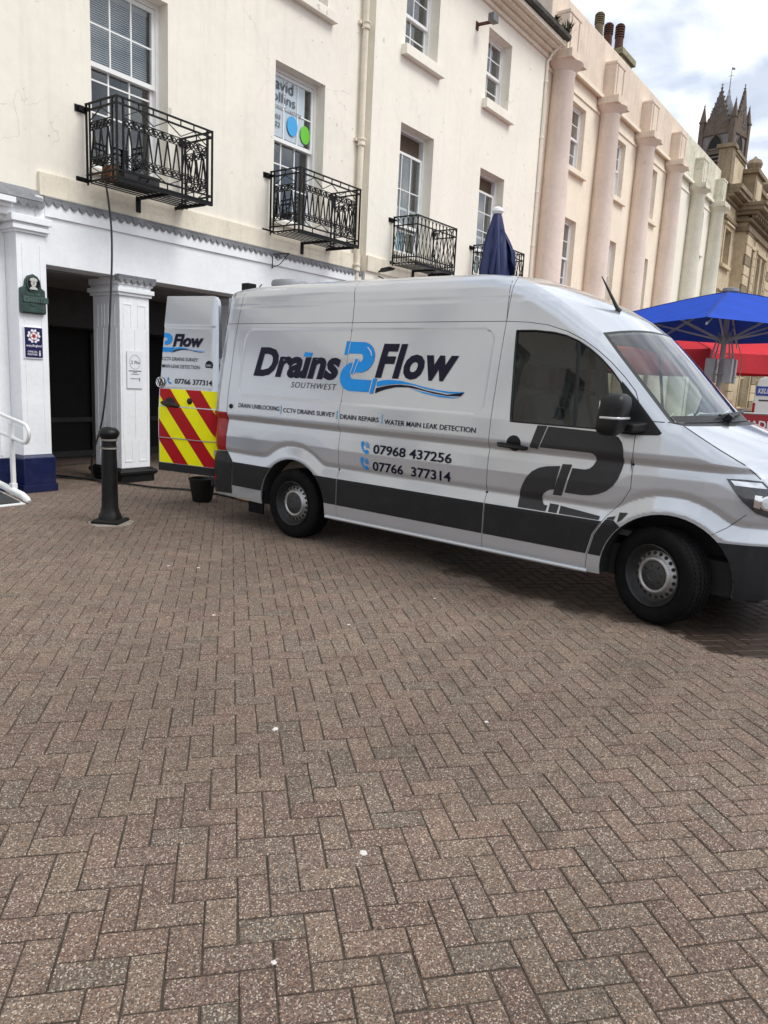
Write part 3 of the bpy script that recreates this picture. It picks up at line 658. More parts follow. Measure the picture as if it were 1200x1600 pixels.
# chimney behind the pink parapet
ch = thing('chimney', 'mossy chimney stack with three clay pots behind the pink parapet', 'chimney', (31,12,11))
MOSS = mat('mossy_stack', srgb(150,142,116), .95, var=.2, vscale=5, bump=.6, bscale=18, grime=.7, gcol=(.07,.075,.035))
m = MB(); m.box(30.4, 31.7, 11.6, 12.6, 9, 14.45); m.box(30.28, 31.85, 11.5, 12.7, 14.45, 14.68); part('stack', m, MOSS, ch, bevel=.03)
for x, mt, h, rr_ in ((29.05,GREYPOT,.95,.18),(30.02,TERRA,.95,.18),(31.2,TERRA,1.2,.185)):
    z = 14.66 if x > 31 else 14.5
    p_ = part('pot', MB().lathe([(rr_,z-.3),(rr_*.86,z+h*.55),(rr_*.92,z+h*.58),(rr_*.8,z+h*.62)], (x,12.05,0), 20), mt, ch, smooth=40)
    m = MB()
    for i in range(5):
        zz_ = z+h*.62+i*h*.075; m.lathe([(rr_*.75,zz_),(rr_*1.02,zz_+.015),(rr_*1.02,zz_+h*.045),(rr_*.75,zz_+h*.06)], (x,12.05,0), 20)
    m.lathe([(rr_*.9,z+h),(rr_*.6,z+h+.05),(0.001,z+h+.07)], (x,12.05,0), 20); part('cowl', m, mt, p_, smooth=40)
m = MB(); m.box(28.6, 30.4, 11.6, 12.6, 9, 14.2); part('stack_shoulder', m, MOSS, ch, bevel=.03)
# weeds in the gutter end
WEED = mat('gutter_weed', (.055,.06,.022), .8, var=.4, vscale=8)
for i, (x, y, z, s) in enumerate(((18.40,8.42,10.08,.34),(17.7,8.44,10.08,.2),(18.62,8.72,10.25,.26))):
    rr = random.Random(i+20); m = MB()
    for k in range(46):
        a = rr.random()*6.28; l = s*rr.uniform(.5,1.1); t = rr.uniform(.1,1.1)
        p0 = Vector((x+rr.uniform(-.06,.06), y+rr.uniform(-.04,.04), z)); p1 = p0+Vector((cos(a)*sin(t)*l, sin(a)*sin(t)*l, cos(t)*l)); sd_ = Vector((-sin(a),cos(a),0))*.016
        pm = p0.lerp(p1, .6)+Vector((0,0,.04)); m.add([p0-sd_*.4, p0+sd_*.4, pm+sd_, pm-sd_, p1], [(0,1,2,3),(3,2,4)])
    solo('weed', m, WEED, ('dark weed tuft at the end of the eaves gutter', 'small weed further along the eaves gutter', 'weed growing above the first pink column capital')[i], 'plant', (x,y,z))
# ---------------------------------------------------------------- brown stone building
D = thing('stone_building', 'brown stone classical building with heavy cornice beyond the columned terrace', 'building', (45,8.5,0))
def box_part(name, par, mt, boxes, bev=.02):
    m = MB()
    for b in boxes: m.box(*b)
    return part(name, m, mt, par, bevel=bev)
YD, YE = 8.62, 8.14
opsD = [(37.35,38.55,7.55,9.10),(37.35,38.55,3.5,6.2)]
part('wall', wall_open(MB(), 37.0, 39.5, 0, 10.5, opsD, YD, .3), STONE, D)
opsE = [(40.95,41.45,5.6,8.6),(42.5,43.4,5.6,8.6),(43.75,44.65,5.6,8.6),(46.5,47.4,5.6,8.6),(48,48.9,5.6,8.6),(42.3,44.8,1,4.2),(46.4,49,1,4.2)]
part('wall', wall_open(MB(), 39.5, 62, 0, 10.0, opsE, YE, .3, back=.9), STONE, D)
m = MB()
for z0, z1 in ((.1,4.8),(4.9,9.9)): room(m, 37.1, 61.9, YE+1.0, YE+4, z0, z1)
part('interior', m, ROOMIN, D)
for a, b, c, d in opsD[:2]:
    y = YD+.24; m = MB(); m.box(a, a+.06, y, y+.08, c, d); m.box(b-.06, b, y, y+.08, c, d); m.box((a+b)/2-.07, (a+b)/2+.07, y-.06, y+.08, c, d); m.box(a, b, y+.001, y+.079, d-.06, d); m.box(a, b, y+.001, y+.079, c, c+.06)
    w = part('window', m, STONE, D); add_panes([(a+.06,(a+b)/2-.07,y+.04,c+.06,d-.06),((a+b)/2+.07,b-.06,y+.04,c+.06,d-.06)], w)
    box_part('surround', w, STONE, [(a-.16,a,YD-.05,YD,c,d+.16),(b,b+.16,YD-.05,YD,c,d+.16),(a,b,YD-.05,YD,d,d+.16),(a-.22,b+.22,YD-.14,YD,d+.16,d+.26),(a-.25,b+.25,YD-.16,YD,c-.16,c)])
for a, b, c, d in opsE:
    y = YE+.24; m = MB(); m.box(a, a+.06, y, y+.08, c, d); m.box(b-.06, b, y, y+.08, c, d); m.box(a, b, y+.001, y+.079, d-.06, d); m.box(a, b, y+.001, y+.079, c, c+.06); m.box(a, b, y+.002, y+.07, (c+d)/2-.03, (c+d)/2+.03)
    w = part('window', m, STONE, D); add_panes([(a+.06,b-.06,y+.04,c+.06,(c+d)/2-.03),(a+.06,b-.06,y+.04,(c+d)/2+.03,d-.06)], w)
    box_part('surround', w, STONE, [(a-.14,a,YE-.06,YE,c,d+.1),(b,b+.14,YE-.06,YE,c,d+.1),(a-.2,b+.2,YE-.12,YE,d+.1,d+.28)])
# rusticated piers: each block its own stone
for px in (39.52, 45.2, 50.5):
    z = .9; i = 0
    while z < 9.3:
        h = .46; part('stone_block', MB().box(px, px+1.25, YE-.10, YE+.48 if px < 40 else YE, z+.015, z+h-.015), STONE if i % 3 else STONED, D, bevel=.025); z += h; i += 1
for px in (41.62, 45.0):
    z = 5.2
    while z < 8.9:
        part('stone_block', MB().box(px, px+.5, YE-.07, YE, z+.012, z+.388), STONE, D, bevel=.02); z += .4
# cornices
box_part('main_cornice', D, STONED, [(36.9,39.5,YD-.12,YD,9.45,9.62),(36.9,39.45,YD-.10,YD,10.20,10.36),(36.9,39.4,YD-.30,YD,10.36,10.50),(36.9,39.35,YD-.52,YD+.2,10.50,10.66),(36.9,39.3,YD-.60,YD+.2,10.66,10.86)])
box_part('bay_cornice', D, STONED, [(39.35,62,YE-.14,YE+.5,9.30,9.50),(39.25,62,YE-.22,YE+.5,9.72,9.86),(39.12,62,YE-.48,YE+.5,10.0,10.16),(39.0,62,YE-.74,YE+.5,10.16,10.34),(38.95,62,YE-.82,YE+.5,10.34,10.50)])
for i in range(40): part('dentil', MB().box(39.3+i*.5, 39.55+i*.5, YE-.42, YE-.2, 9.86, 10.0), STONED, D)
box_part('attic', D, STONE, [(36.95,39.6,YD,YD+.5,10.86,12.35)]); box_part('attic_coping', D, STONED, [(36.8,39.7,YD-.10,YD+.6,12.35,12.50),(36.85,39.65,YD-.05,YD+.55,12.25,12.35)])
box_part('attic_end_block', D, STONED, [(36.7,37.25,YD-.10,YD+.5,10.86,12.36),(36.62,37.33,YD-.18,YD+.6,12.36,12.52)])
box_part('bay_attic', D, STONED, [(39.6,41.3,YE-.1,YE+.6,10.50,11.9),(39.45,41.45,YE-.22,YE+.7,11.9,12.1),(41.3,62,YE,YE+.5,10.5,10.75),(41.3,62,YE,YE+.5,11.55,11.75)])
box_part('bay_panel', D, STONE, [(39.85,41.05,YE-.13,YE-.1,10.8,11.65)])
for i in range(34): part('baluster', MB().lathe([(.06,10.75),(.05,10.85),(.10,11.0),(.09,11.15),(.05,11.35),(.07,11.55)], (41.7+i*.42,YE+.2,0), 10), STONE, D, smooth=40)
for x in (41.0, 44.2, 47.8, 51): part('urn', MB().lathe([(.16,11.75),(.12,11.85),(.30,12.05),(.36,12.25),(.28,12.42),(.12,12.5),(.02,12.62)], (x-.6,YE+.2,.25 if x < 42 else 0), 16), STONED, D, smooth=40)
box_part('base_course', D, STONED, [(39.3,62,YE-.3,YE,0,.85),(39.2,62,YE-.4,YE,.85,1.0),(39.3,62,YE-.14,YE,4.6,4.9)])
# ground floor shop porch of the stone building seen under the parasols
box_part('shop_cornice', D, STONE, [(37.05,39.3,YD-.3,YD,4.6,4.9),(37.05,39.3,YD-.12,YD,3.0,3.2)])

# ---------------------------------------------------------------- gothic church tower in the distance
TS = 1.8; TCX, TCY = 92.9*TS, 22.75*TS; TH = radians(-12); hw = 1.78*TS
tw = thing('church_tower', 'dark gothic church tower with crocketed gables above the roofs', 'tower', (TCX,TCY,0))
zT = lambda z: CAM_H+(z-CAM_H)*TS
ca, sa = cos(TH), sin(TH)
def TP(u, v, z): return (TCX+u*ca-v*sa, TCY+u*sa+v*ca, z)
def tbox(mb, u0, u1, v0, v1, z0, z1): 
    q = [TP(u, v, z) for u in (u0, u1) for v in (v0, v1) for z in (z0, z1)]; mb.add(q, [(0,1,3,2),(4,6,7,5),(0,4,5,1),(2,3,7,6),(0,2,6,4),(1,5,7,3)])
m = MB(); tbox(m, -hw, hw, -hw, hw, 0, zT(30)); part('shaft', m, TOWERG, tw)
m = MB(); tbox(m, -hw-.25, hw+.25, -hw-.25, hw+.25, zT(29.75), zT(30.15)); tbox(m, -hw-.15, hw+.15, -hw-.15, hw+.15, zT(27.9), zT(28.1)); part('string_course', m, TOWER, tw)
def fmap(k):    # face k: local (u across, d outwards, z)
    a = pi+k*pi/2
    return lambda u, d, z: TP((hw+d)*cos(a)-u*sin(a), (hw+d)*sin(a)+u*cos(a), z)
for k in range(4):
    F = fmap(k)
    # belfry opening with pointed arch
    n = 10; wv = 1.5*TS; zs, za_ = zT(28.2), zT(29.72)
    arch = [(-wv/2, zT(25.5)), (wv/2, zT(25.5)), (wv/2, zs)]+[(wv/2-wv*(1-cos(t*pi/3/n)), zs+(za_-zs)*sin(t*pi/3/n)/sin(pi/3)) for t in range(1, n+1)]
    arch += [(-x, z) for x, z in arch[:2:-1]]+[(-wv/2, zs)]
    m = MB(); m.prism(arch, lambda u, v, d: F(u, d, v), .02, .05); part('belfry_opening', m, DARKIN, tw)
    m = MB()
    for i in range(7): z = zT(25.8)+i*.75; m.add([F(-wv/2*.9, .05, z), F(wv/2*.9, .05, z), F(wv/2*.9, .22, z-.3), F(-wv/2*.9, .22, z-.3), F(-wv/2*.9, .05, z+.08), F(wv/2*.9, .05, z+.08), F(wv/2*.9, .22, z-.22), F(-wv/2*.9, .22, z-.22)], [(0,1,2,3),(7,6,5,4),(2,6,7,3)])
    part('louvre', m, TOWER, tw)
    m = MB(); arc = [p for p in arch if p[1] >= zs-.01]; arc = sorted(arc, key=lambda p: p[0])
    m.tube([F(x*1.1, .06, z+.12) for x, z in arc], .16, 6); m.tube([F(-wv/2*1.1, .06, zs), F(-wv/2*1.1, .06, zT(25.5))], .16, 6); m.tube([F(wv/2*1.1, .06, zs), F(wv/2*1.1, .06, zT(25.5))], .16, 6); part('arch_moulding', m, TOWER, tw, smooth=50)
    # parapet and steep gable
    m = MB(); m.prism([(-hw, zT(30.1)), (hw, zT(30.1)), (hw, zT(30.75)), (-hw, zT(30.75))], lambda u, v, d: F(u, d, v), -.3, .12); pr = part('parapet', m, TOWER, tw)
    m = MB()
    for i in range(14):
        u = -hw+(i+.5)*2*hw/14; m.prism([(u-.13, zT(30.22)), (u+.13, zT(30.22)), (u+.13, zT(30.52)), (u, zT(30.62)), (u-.13, zT(30.52))], lambda a, v, d: F(a, d, v), .125, .14)
    part('blind_arcade', m, DARKIN, pr)
    gz, gw = (zT(34.3) if k < 2 else zT(32.4)), .86*hw
    m = MB(); m.prism([(-gw, zT(30.12)), (gw, zT(30.12)), (0, gz)], lambda u, v, d: F(u, d, v), -.35, .20); gb = part('gable', m, TOWER, tw)
    m = MB()
    for q in range(26):
        rr = random.Random(q*7+k); v = rr.uniform(.06,.80); u = rr.uniform(-1,1)*(1-v)*gw*.8; m.tube([F(u+.26*cos(t*.7), .22, zT(30.3)+(gz-zT(30.3))*v+.26*sin(t*.7)) for t in range(9)], .065, 4, closed=True)
    part('tracery', m, TOWERG, gb, kind='stuff')
    for s in (-1, 1):
        for i in range(8):
            t = (i+.6)/8.3; cx, cz = s*gw*(1-t), zT(30.12)+(gz-zT(30.12))*t
            mm = MB(); mm.lathe([(.02,-.04),(.12,.05),(.15,.15),(.08,.22),(.18,.28),(.02,.36)], F(cx+s*.12, -.1, cz), 8); part('crocket', mm, TOWER, gb, smooth=60)
    mm = MB(); c = F(0,-.1,gz); mm.lathe([(.22,-.3),(.14,.2),(.28,.35),(.10,.5),(.05,1.1),(.02,1.3)], c, 8); a_ = F(-.3,-.1,gz+.95); b_ = F(.3,-.1,gz+.95); mm.bar(a_, b_, .09); part('finial', mm, TOWER, gb, smooth=60)
for su in (-1, 1):
    for sv_ in (-1, 1):
        u, v = su*(hw-.1), sv_*(hw-.1); w = .48
        m = MB(); tbox(m, u-w, u+w, v-w, v+w, zT(26), zT(31.3)); pn = part('pinnacle', m, TOWER, tw, bevel=.05)
        m = MB(); q = lambda r, z: [TP(u-r, v-r, z), TP(u+r, v-r, z), TP(u+r, v+r, z), TP(u-r, v+r, z)]
        m.loft([q(.60, zT(31.2)), q(.60, zT(31.35))]); m.loft([q(.50, zT(31.3)), q(.08, zT(32.9))]); m.lathe([(.06,0),(.2,.15),(.06,.3),(.03,.7)], TP(u, v, zT(32.9)), 8); part('spirelet', m, TOWER, pn)
SLG = mat('spire_slate', srgb(118,120,126), .7, var=.15, vscale=2)
m = MB(); q = lambda r, z: [TP(r*cos(i*pi/4+.39), r*sin(i*pi/4+.39), z) for i in range(8)]
m.loft([q(hw*.78, zT(30.4)), q(hw*.30, zT(33.2)), q(.22, zT(34.2))]); part('roof', m, SLG, tw)
m = MB(); c = TP(0,0,0); m.tube([(c[0],c[1],zT(34.1)), (c[0],c[1],zT(37.1))], [.12,.035], 8)
for i in range(4): a = i*pi/2; m.tube([(c[0]+.55*cos(a), c[1]+.55*sin(a), zT(33.6)), (c[0],c[1],zT(35.0))], .04, 5)
m.bar((c[0],c[1]-.45,zT(36.2)), (c[0],c[1]+.45,zT(36.2)), .06); m.add([(c[0],c[1],zT(37.05)),(c[0],c[1]-.6,zT(36.95)),(c[0],c[1]-.6,zT(36.75)),(c[0],c[1],zT(36.8)),(c[0]+.04,c[1],zT(37.05)),(c[0]+.04,c[1]-.6,zT(36.95)),(c[0]+.04,c[1]-.6,zT(36.75)),(c[0]+.04,c[1],zT(36.8))], [(0,1,2,3),(7,6,5,4),(0,4,5,1),(1,5,6,2),(2,6,7,3)])
part('weathervane', m, mat('grey_iron', (.2,.2,.2), .5, var=.2), tw)
# ---------------------------------------------------------------- van side surface: y = -side(x, z)
PROF = np.array([(0.20,.955),(0.26,.975),(.33,.99),(.41,.997),(.69,1.0),(.85,.999),(.95,.998),(1.05,.990),(1.118,.979),(1.126,.980),(1.168,1.008),(1.20,1.010),(1.36,.998),
    (1.5,.977),(1.8,.928),(2.05,.882),(2.12,.866),(2.3,.83),(2.40,.803),(2.46,.770),(2.50,.72),(2.53,.65),(2.56,.55)])
PZ = np.linspace(.2,2.56,473); PY = np.interp(PZ, PROF[:,0], PROF[:,1])
_k = np.hanning(7); _k /= _k.sum(); PY = np.convolve(np.pad(PY, 3, mode='edge'), _k, 'valid')
INSET = np.array([(-1.30,.23),(-1.285,.14),(-1.25,.085),(-1.18,.04),(-1.1,.015),(-1.0,.003),(-.9,0),(3.2,0),(3.6,.012),(3.9,.035),(4.08,.07),(4.2,.115),(4.32,.19),(4.42,.30),(4.5,.46),(4.56,.7)])
OQ = np.linspace(-.2,.4,301); OO = np.interp(OQ, [-.2,-.015,.080,.128,.26,.4], [.006,.006,-.030,-.009,0,0])
_k2 = np.hanning(13); _k2 /= _k2.sum(); OO = np.convolve(np.pad(OO, 6, mode='edge'), _k2, 'valid')
ARCHES = ((.035,.345),(3.70,.345)); R_ARCH = .45
EDGE = [(-1.292,2.36),(-1.27,2.405),(-1.21,2.44),(-1.05,2.475),(-.8,2.503),(0,2.525),(1.2,2.525),(1.9,2.512),(2.22,2.475),(2.45,2.39),(2.68,2.268),(2.86,2.152),(3.035,2.033),(3.225,1.841),(3.434,1.627),(3.634,1.421),(3.72,1.408),(3.964,1.272),(4.118,1.188),(4.225,1.10),(4.38,.93),(4.45,.66),(4.46,.285)]
EX = np.array([e[0] for e in EDGE]); EZ = np.array([e[1] for e in EDGE])
def smin(a, b, k=.05):
    h = np.clip(.5+.5*(b-a)/k, 0, 1); return b*(1-h)+a*h-k*h*(1-h)
def sstep(a, b, x):
    t = np.clip((x-a)/(b-a), 0, 1); return t*t*(3-2*t)
def rrect(x, z, x0, x1, z0, z1, r):
    cx, cz = (x0+x1)/2, (z0+z1)/2
    qx, qz = np.abs(x-cx)-(x1-x0)/2+r, np.abs(z-cz)-(z1-z0)/2+r
    return np.hypot(np.maximum(qx,0), np.maximum(qz,0))+np.minimum(np.maximum(qx,qz),0)-r
def side(x, z):
    x = np.asarray(x, float); z = np.asarray(z, float)
    y = np.interp(z, PZ, PY)-np.interp(x, INSET[:,0], INSET[:,1])
    q = z-.69
    for cx, cz in ARCHES: q = smin(q, np.hypot(x-cx, z-cz)-.495)
    o = np.interp(q, OQ, OO)
    y = y+o
    y = y-.009*sstep(.010, -.010, rrect(x, z, -.80, 2.16, 1.385, 2.055, .09))
    # high roof: shallow horizontal swage
    y = y-.0035*sstep(.03, .0, np.abs(z-2.30))*sstep(-1.2,-1.0,x)*sstep(2.9,2.3,x)
    g = np.interp(x, EX, EZ)-z; amp = np.interp(x, [2.05,2.5,3.0,3.2,3.6,3.75,4.1,4.3,4.4], [0,.065,.055,.030,.022,.030,.045,.02,0])
    y = y-amp*np.clip(1-g/.14, 0, 1.2)**2
    return y
# ---------------------------------------------------------------- van
PAINT = None
def van_paint():
    b = NB('silver_paint'); pos = b.n('ShaderNodeTexCoord').outputs['Object']
    c = b.ramp(b.noise(pos, 2.2, 4), ((.35, (.515,.545,.585)), (.65, (.535,.565,.605))))
    fl = b.n('ShaderNodeTexVoronoi', {'Vector': pos, 'Scale': 900}).outputs['Color']
    dirt = b.ramp(b.noise(pos, 5, 7, .65, .3), ((.5, G3(0)), (.8, G3(.07))))
    c = b.mix(dirt, c, (.33,.32,.30))
    p = b.n('ShaderNodeBsdfPrincipled', {'Metallic': .5, 'Coat Weight': .8, 'Coat Roughness': .04, 'Specular IOR Level': .5})
    b.t.links.new(c, p.inputs['Base Color'])
    b.t.links.new(b.math('MULTIPLY_ADD', b.noise(pos, 3, 3, .5), .03, .19), p.inputs['Roughness'])
    return b.done(p.outputs[0])
PAINT = van_paint()
TRIM = mat('dark_trim', (.0145,.0155,.0175), .5, spec=.25, var=.12, vscale=3, bump=.08, bscale=300, grime=.12, gcol=(.07,.065,.06))
MIRR = mat('black_plastic', (.010,.010,.0108), .42, spec=.3, var=.15, vscale=6, bump=.06, bscale=300)
GAP = mat('panel_gap', (.012,.012,.012), .8, var=.2)
RUBBER = mat('rubber', (.007,.007,.0073), .8, spec=.1, var=.25, vscale=9, bump=.15, bscale=80, grime=.15, gcol=(.025,.023,.02))
STEEL = mat('wheel_steel', (.42,.42,.42), .45, metal=.8, var=.15, vscale=12, grime=.3, gcol=(.10,.09,.08))
STEELD = mat('wheel_steel_dark', (.02,.02,.021), .55, metal=.3, var=.2, vscale=12, grime=.2, gcol=(.09,.08,.07))
CHROME = mat('chrome', (.75,.75,.76), .15, metal=1, var=.03)
NAVY = mat('navy_vinyl', srgb(15,14,40), .4, var=.05, spec=.2); CYAN = mat('blue_vinyl', srgb(22,140,220), .4, var=.04, spec=.25); CYAN2 = mat('pale_blue_vinyl', srgb(120,178,214), .35, var=.04); WVIN = mat('white_vinyl', srgb(205,210,215), .35, var=.03)
GREYV = mat('charcoal_vinyl', (.030,.030,.033), .4, var=.08, spec=.3)
REDL = mat('red_lens', srgb(158,8,22), .2, var=.15, vscale=10, spec=.3); REDR = mat('red_reflective', srgb(166,8,26), .4, var=.04, vscale=6, spec=.2); YELR = mat('yellow_reflective', srgb(240,236,4), .4, var=.03, vscale=6, spec=.2)
GLSIDE = glass('tinted_side_glass', (.70,.78,.75), .62, .012, .85); GLWS = glass('windscreen_glass', (.86,.96,.92), .95, .008, 1.05)
VX, VY, VYAW = 6.36196, 4.99529, radians(-92.4145)
van = thing('delivery_van', 'silver panel van with blue pipe logo and rear door open', 'van'); van.location = (VX, VY, 0); van.rotation_euler = (0, 0, VYAW)
ORIG[van.name] = (0,0,0)
def inpoly(P, poly):
    x, y = P[:,0], P[:,1]; r = np.zeros(len(P), bool); n = len(poly); j = n-1
    for i in range(n):
        xi, yi = poly[i]; xj, yj = poly[j]
        with np.errstate(divide='ignore', invalid='ignore'):
            c = ((yi > y) != (yj > y)) & (x < (xj-xi)*(y-yi)/((yj-yi) if yj != yi else 1e-12)+xi)
        r ^= c; j = i
    return r
def dens(poly, step):
    out = []
    for i in range(len(poly)):
        a, b = poly[i], poly[(i+1) % len(poly)]; k = max(1, int(math.ceil(hypot(b[0]-a[0], b[1]-a[1])/step)))
        for t in range(k): out.append((a[0]+(b[0]-a[0])*t/k, a[1]+(b[1]-a[1])*t/k))
    return out
def cdt(poly, holes=(), step=.03):
    loops = [dens(poly, step)]+[dens(h, step) for h in holes]
    V = []; E = []
    for L in loops:
        o = len(V); V += L; E += [(o+i, o+(i+1) % len(L)) for i in range(len(L))]
    P = np.array(V); lo, hi = P.min(0), P.max(0)
    gx, gy = np.meshgrid(np.arange(lo[0]+step/2, hi[0], step), np.arange(lo[1]+step/2, hi[1], step)); Q = np.stack([gx.ravel(), gy.ravel()], 1)
    if len(Q):
        ok = inpoly(Q, loops[0])
        for L in loops[1:]: ok &= ~inpoly(Q, L)
        Q = Q[ok]
        if len(Q):
            keep = np.ones(len(Q), bool)
            for s in range(0, len(P), 200):
                d = ((Q[:,None,:]-P[None,s:s+200,:])**2).sum(2).min(1); keep &= d > (step*.45)**2
            Q = Q[keep]
    allv = [Vector(v) for v in V]+[Vector(q) for q in Q.tolist()]
    r = delaunay_2d_cdt(allv, E, [], 0, 1e-7)
    vv = np.array([tuple(v) for v in r[0]]); tr = [tuple(f) for f in r[2]]
    if not tr: return vv, []
    cen = np.array([vv[list(t)].mean(0) for t in tr]); ok = inpoly(cen, loops[0])
    for L in loops[1:]: ok &= ~inpoly(cen, L)
    return vv, [t for t, k in zip(tr, ok) if k]
def surf(name, poly, mt, parent, holes=(), off=0.0, skirt=.02, step=.03, sgn=-1, field=side, smooth=True, label=None, xyz=None):
    """polygon in the (x, z) plane laid on the van's side; sgn -1 right side, +1 left side"""
    vv, tr = cdt(poly, holes, step); e = 1e-3; x, z = vv[:,0], vv[:,1]
    if xyz is None:
        y = field(x, z)+off; nx = -(field(x+e, z)-field(x-e, z))/(2*e); nz = -(field(x, z+e)-field(x, z-e))/(2*e)
        P = [(a, sgn*b, c) for a, b, c in zip(x, y, z)]
        N = [Vector((a, sgn*1.0, c)).normalized() for a, c in zip(nx, nz)]
        inward = lambda i: (P[i][0], P[i][1]-sgn*skirt, P[i][2])
        flip = sgn > 0
    else:
        P, N, inw = xyz(x, z, off); inward = lambda i: inw(P[i], skirt); flip = True
    n = len(P); fs = []
    for t in tr:
        a, b, c = t; w = (vv[b]-vv[a]); u = (vv[c]-vv[a]); ccw = w[0]*u[1]-w[1]*u[0] > 0
        fs.append(t if ccw != flip else (a, c, b))
    V = list(P); NN = list(N)
    if skirt:
        from collections import Counter
        cnt = Counter()
        for t in fs:
            for i in range(3): cnt[(t[i], t[(i+1) % 3])] += 1
        for (a, b) in list(cnt):
            if (b, a) not in cnt:
                o = len(V); q = [P[a], P[b], inward(b), inward(a)]; V += q; fn = (Vector(q[1])-Vector(q[0])).cross(Vector(q[3])-Vector(q[0])); fn = -fn.normalized() if fn.length > 0 else Vector((0,0,1)); NN += [fn]*4; fs.append((o+3, o+2, o+1, o))
    me = bpy.data.meshes.new(name); me.from_pydata(V, [], fs)
    for p in me.polygons: p.use_smooth = True
    me.normals_split_custom_set_from_vertices([tuple(q) for q in NN])
    return put(name, me, mt, parent, label=label)
def arc(cx, cz, r, a0, a1, n=26): return [(cx+r*cos(radians(a0+(a1-a0)*i/n)), cz+r*sin(radians(a0+(a1-a0)*i/n))) for i in range(n+1)]
ZB = .285
AR, AF = ARCHES
aw = sqrt(R_ARCH**2-(AR[1]-ZB)**2); ang = math.degrees(math.asin((AR[1]-ZB)/R_ARCH))
arc_r = arc(AR[0], AR[1], R_ARCH, 180+ang, -ang); arc_f = arc(AF[0], AF[1], R_ARCH, 180+ang, -ang)
S1, S2, ZS = .640, 2.250, 2.118
CENT = [(-1.25,2.44),(-1.24,2.47),(-1.20,2.50),(-1.05,2.535),(-.8,2.562),(0,2.585),(1.2,2.585),(1.9,2.565),(2.25,2.515),(2.52,2.425),(2.80,2.315),(3.0,2.21),(3.16,2.095),(3.36,1.90),(3.59,1.665),(3.83,1.43),(3.90,1.41),(4.12,1.335),(4.30,1.25),(4.44,1.13),(4.55,.93),(4.62,.66),(4.62,.285)]
def edge_between(x0, x1): return [e for e in EDGE if x0 <= e[0] <= x1]
def edge_z(x): return float(np.interp(x, [e[0] for e in EDGE], [e[1] for e in EDGE]))
DOORF = [(3.42,1.46),(3.413,1.28),(3.418,.94),(3.365,.84),(3.262,.72),(3.185,.58),(3.15,.42),(3.145,ZB)]
DTOP = [(S2,ZS-.003),(2.45,2.108),(2.61,2.088),(2.78,2.04),(2.924,1.976),(3.05,1.90),(3.156,1.822),(3.27,1.722),(3.366,1.623),(3.405,1.54),(3.42,1.46)]
WIN = [(2.356,2.045),(2.52,2.045),(2.678,2.030),(2.78,2.008),(2.885,1.968),(2.98,1.915),(3.077,1.848),(3.17,1.768),(3.251,1.682),(3.292,1.60),(3.25,1.46),(3.16,1.345),(2.426,1.346)]
gp = .0025
quarter = [(-1.292,ZB+.02),*[p for p in arc_r],(S1-gp,ZB),(S1-gp,ZS-gp),(-1.292,ZS-gp)]
sdoor = [(S1+gp,ZB),(S2-gp,ZB),(S2-gp,ZS-gp),(S1+gp,ZS-gp)]
fdoor = [(S2+gp,ZB),(DOORF[-1][0]-gp,ZB),*[(a-gp,b) for a, b in DOORF[::-1][1:]],*[(a-gp*.6,b-gp*.6) for a, b in DTOP[::-1][1:-1]],(S2+gp,ZS-gp)]
wing = [(S2+gp,ZS+gp),*[(a+gp,b+gp) for a, b in DTOP[1:-1]],*[(a+gp,b) for a, b in DOORF[:-1]],(DOORF[-1][0]+gp,ZB),*arc_f,(4.46,ZB)]+[e for e in EDGE[::-1][1:] if e[0] > S2+.01]+[(S2+gp,edge_z(S2))]
roofside = [(-1.292,ZS+gp),(S2-gp,ZS+gp),(S2-gp,edge_z(S2)),*[e for e in EDGE[::-1] if e[0] < S2-.01]]
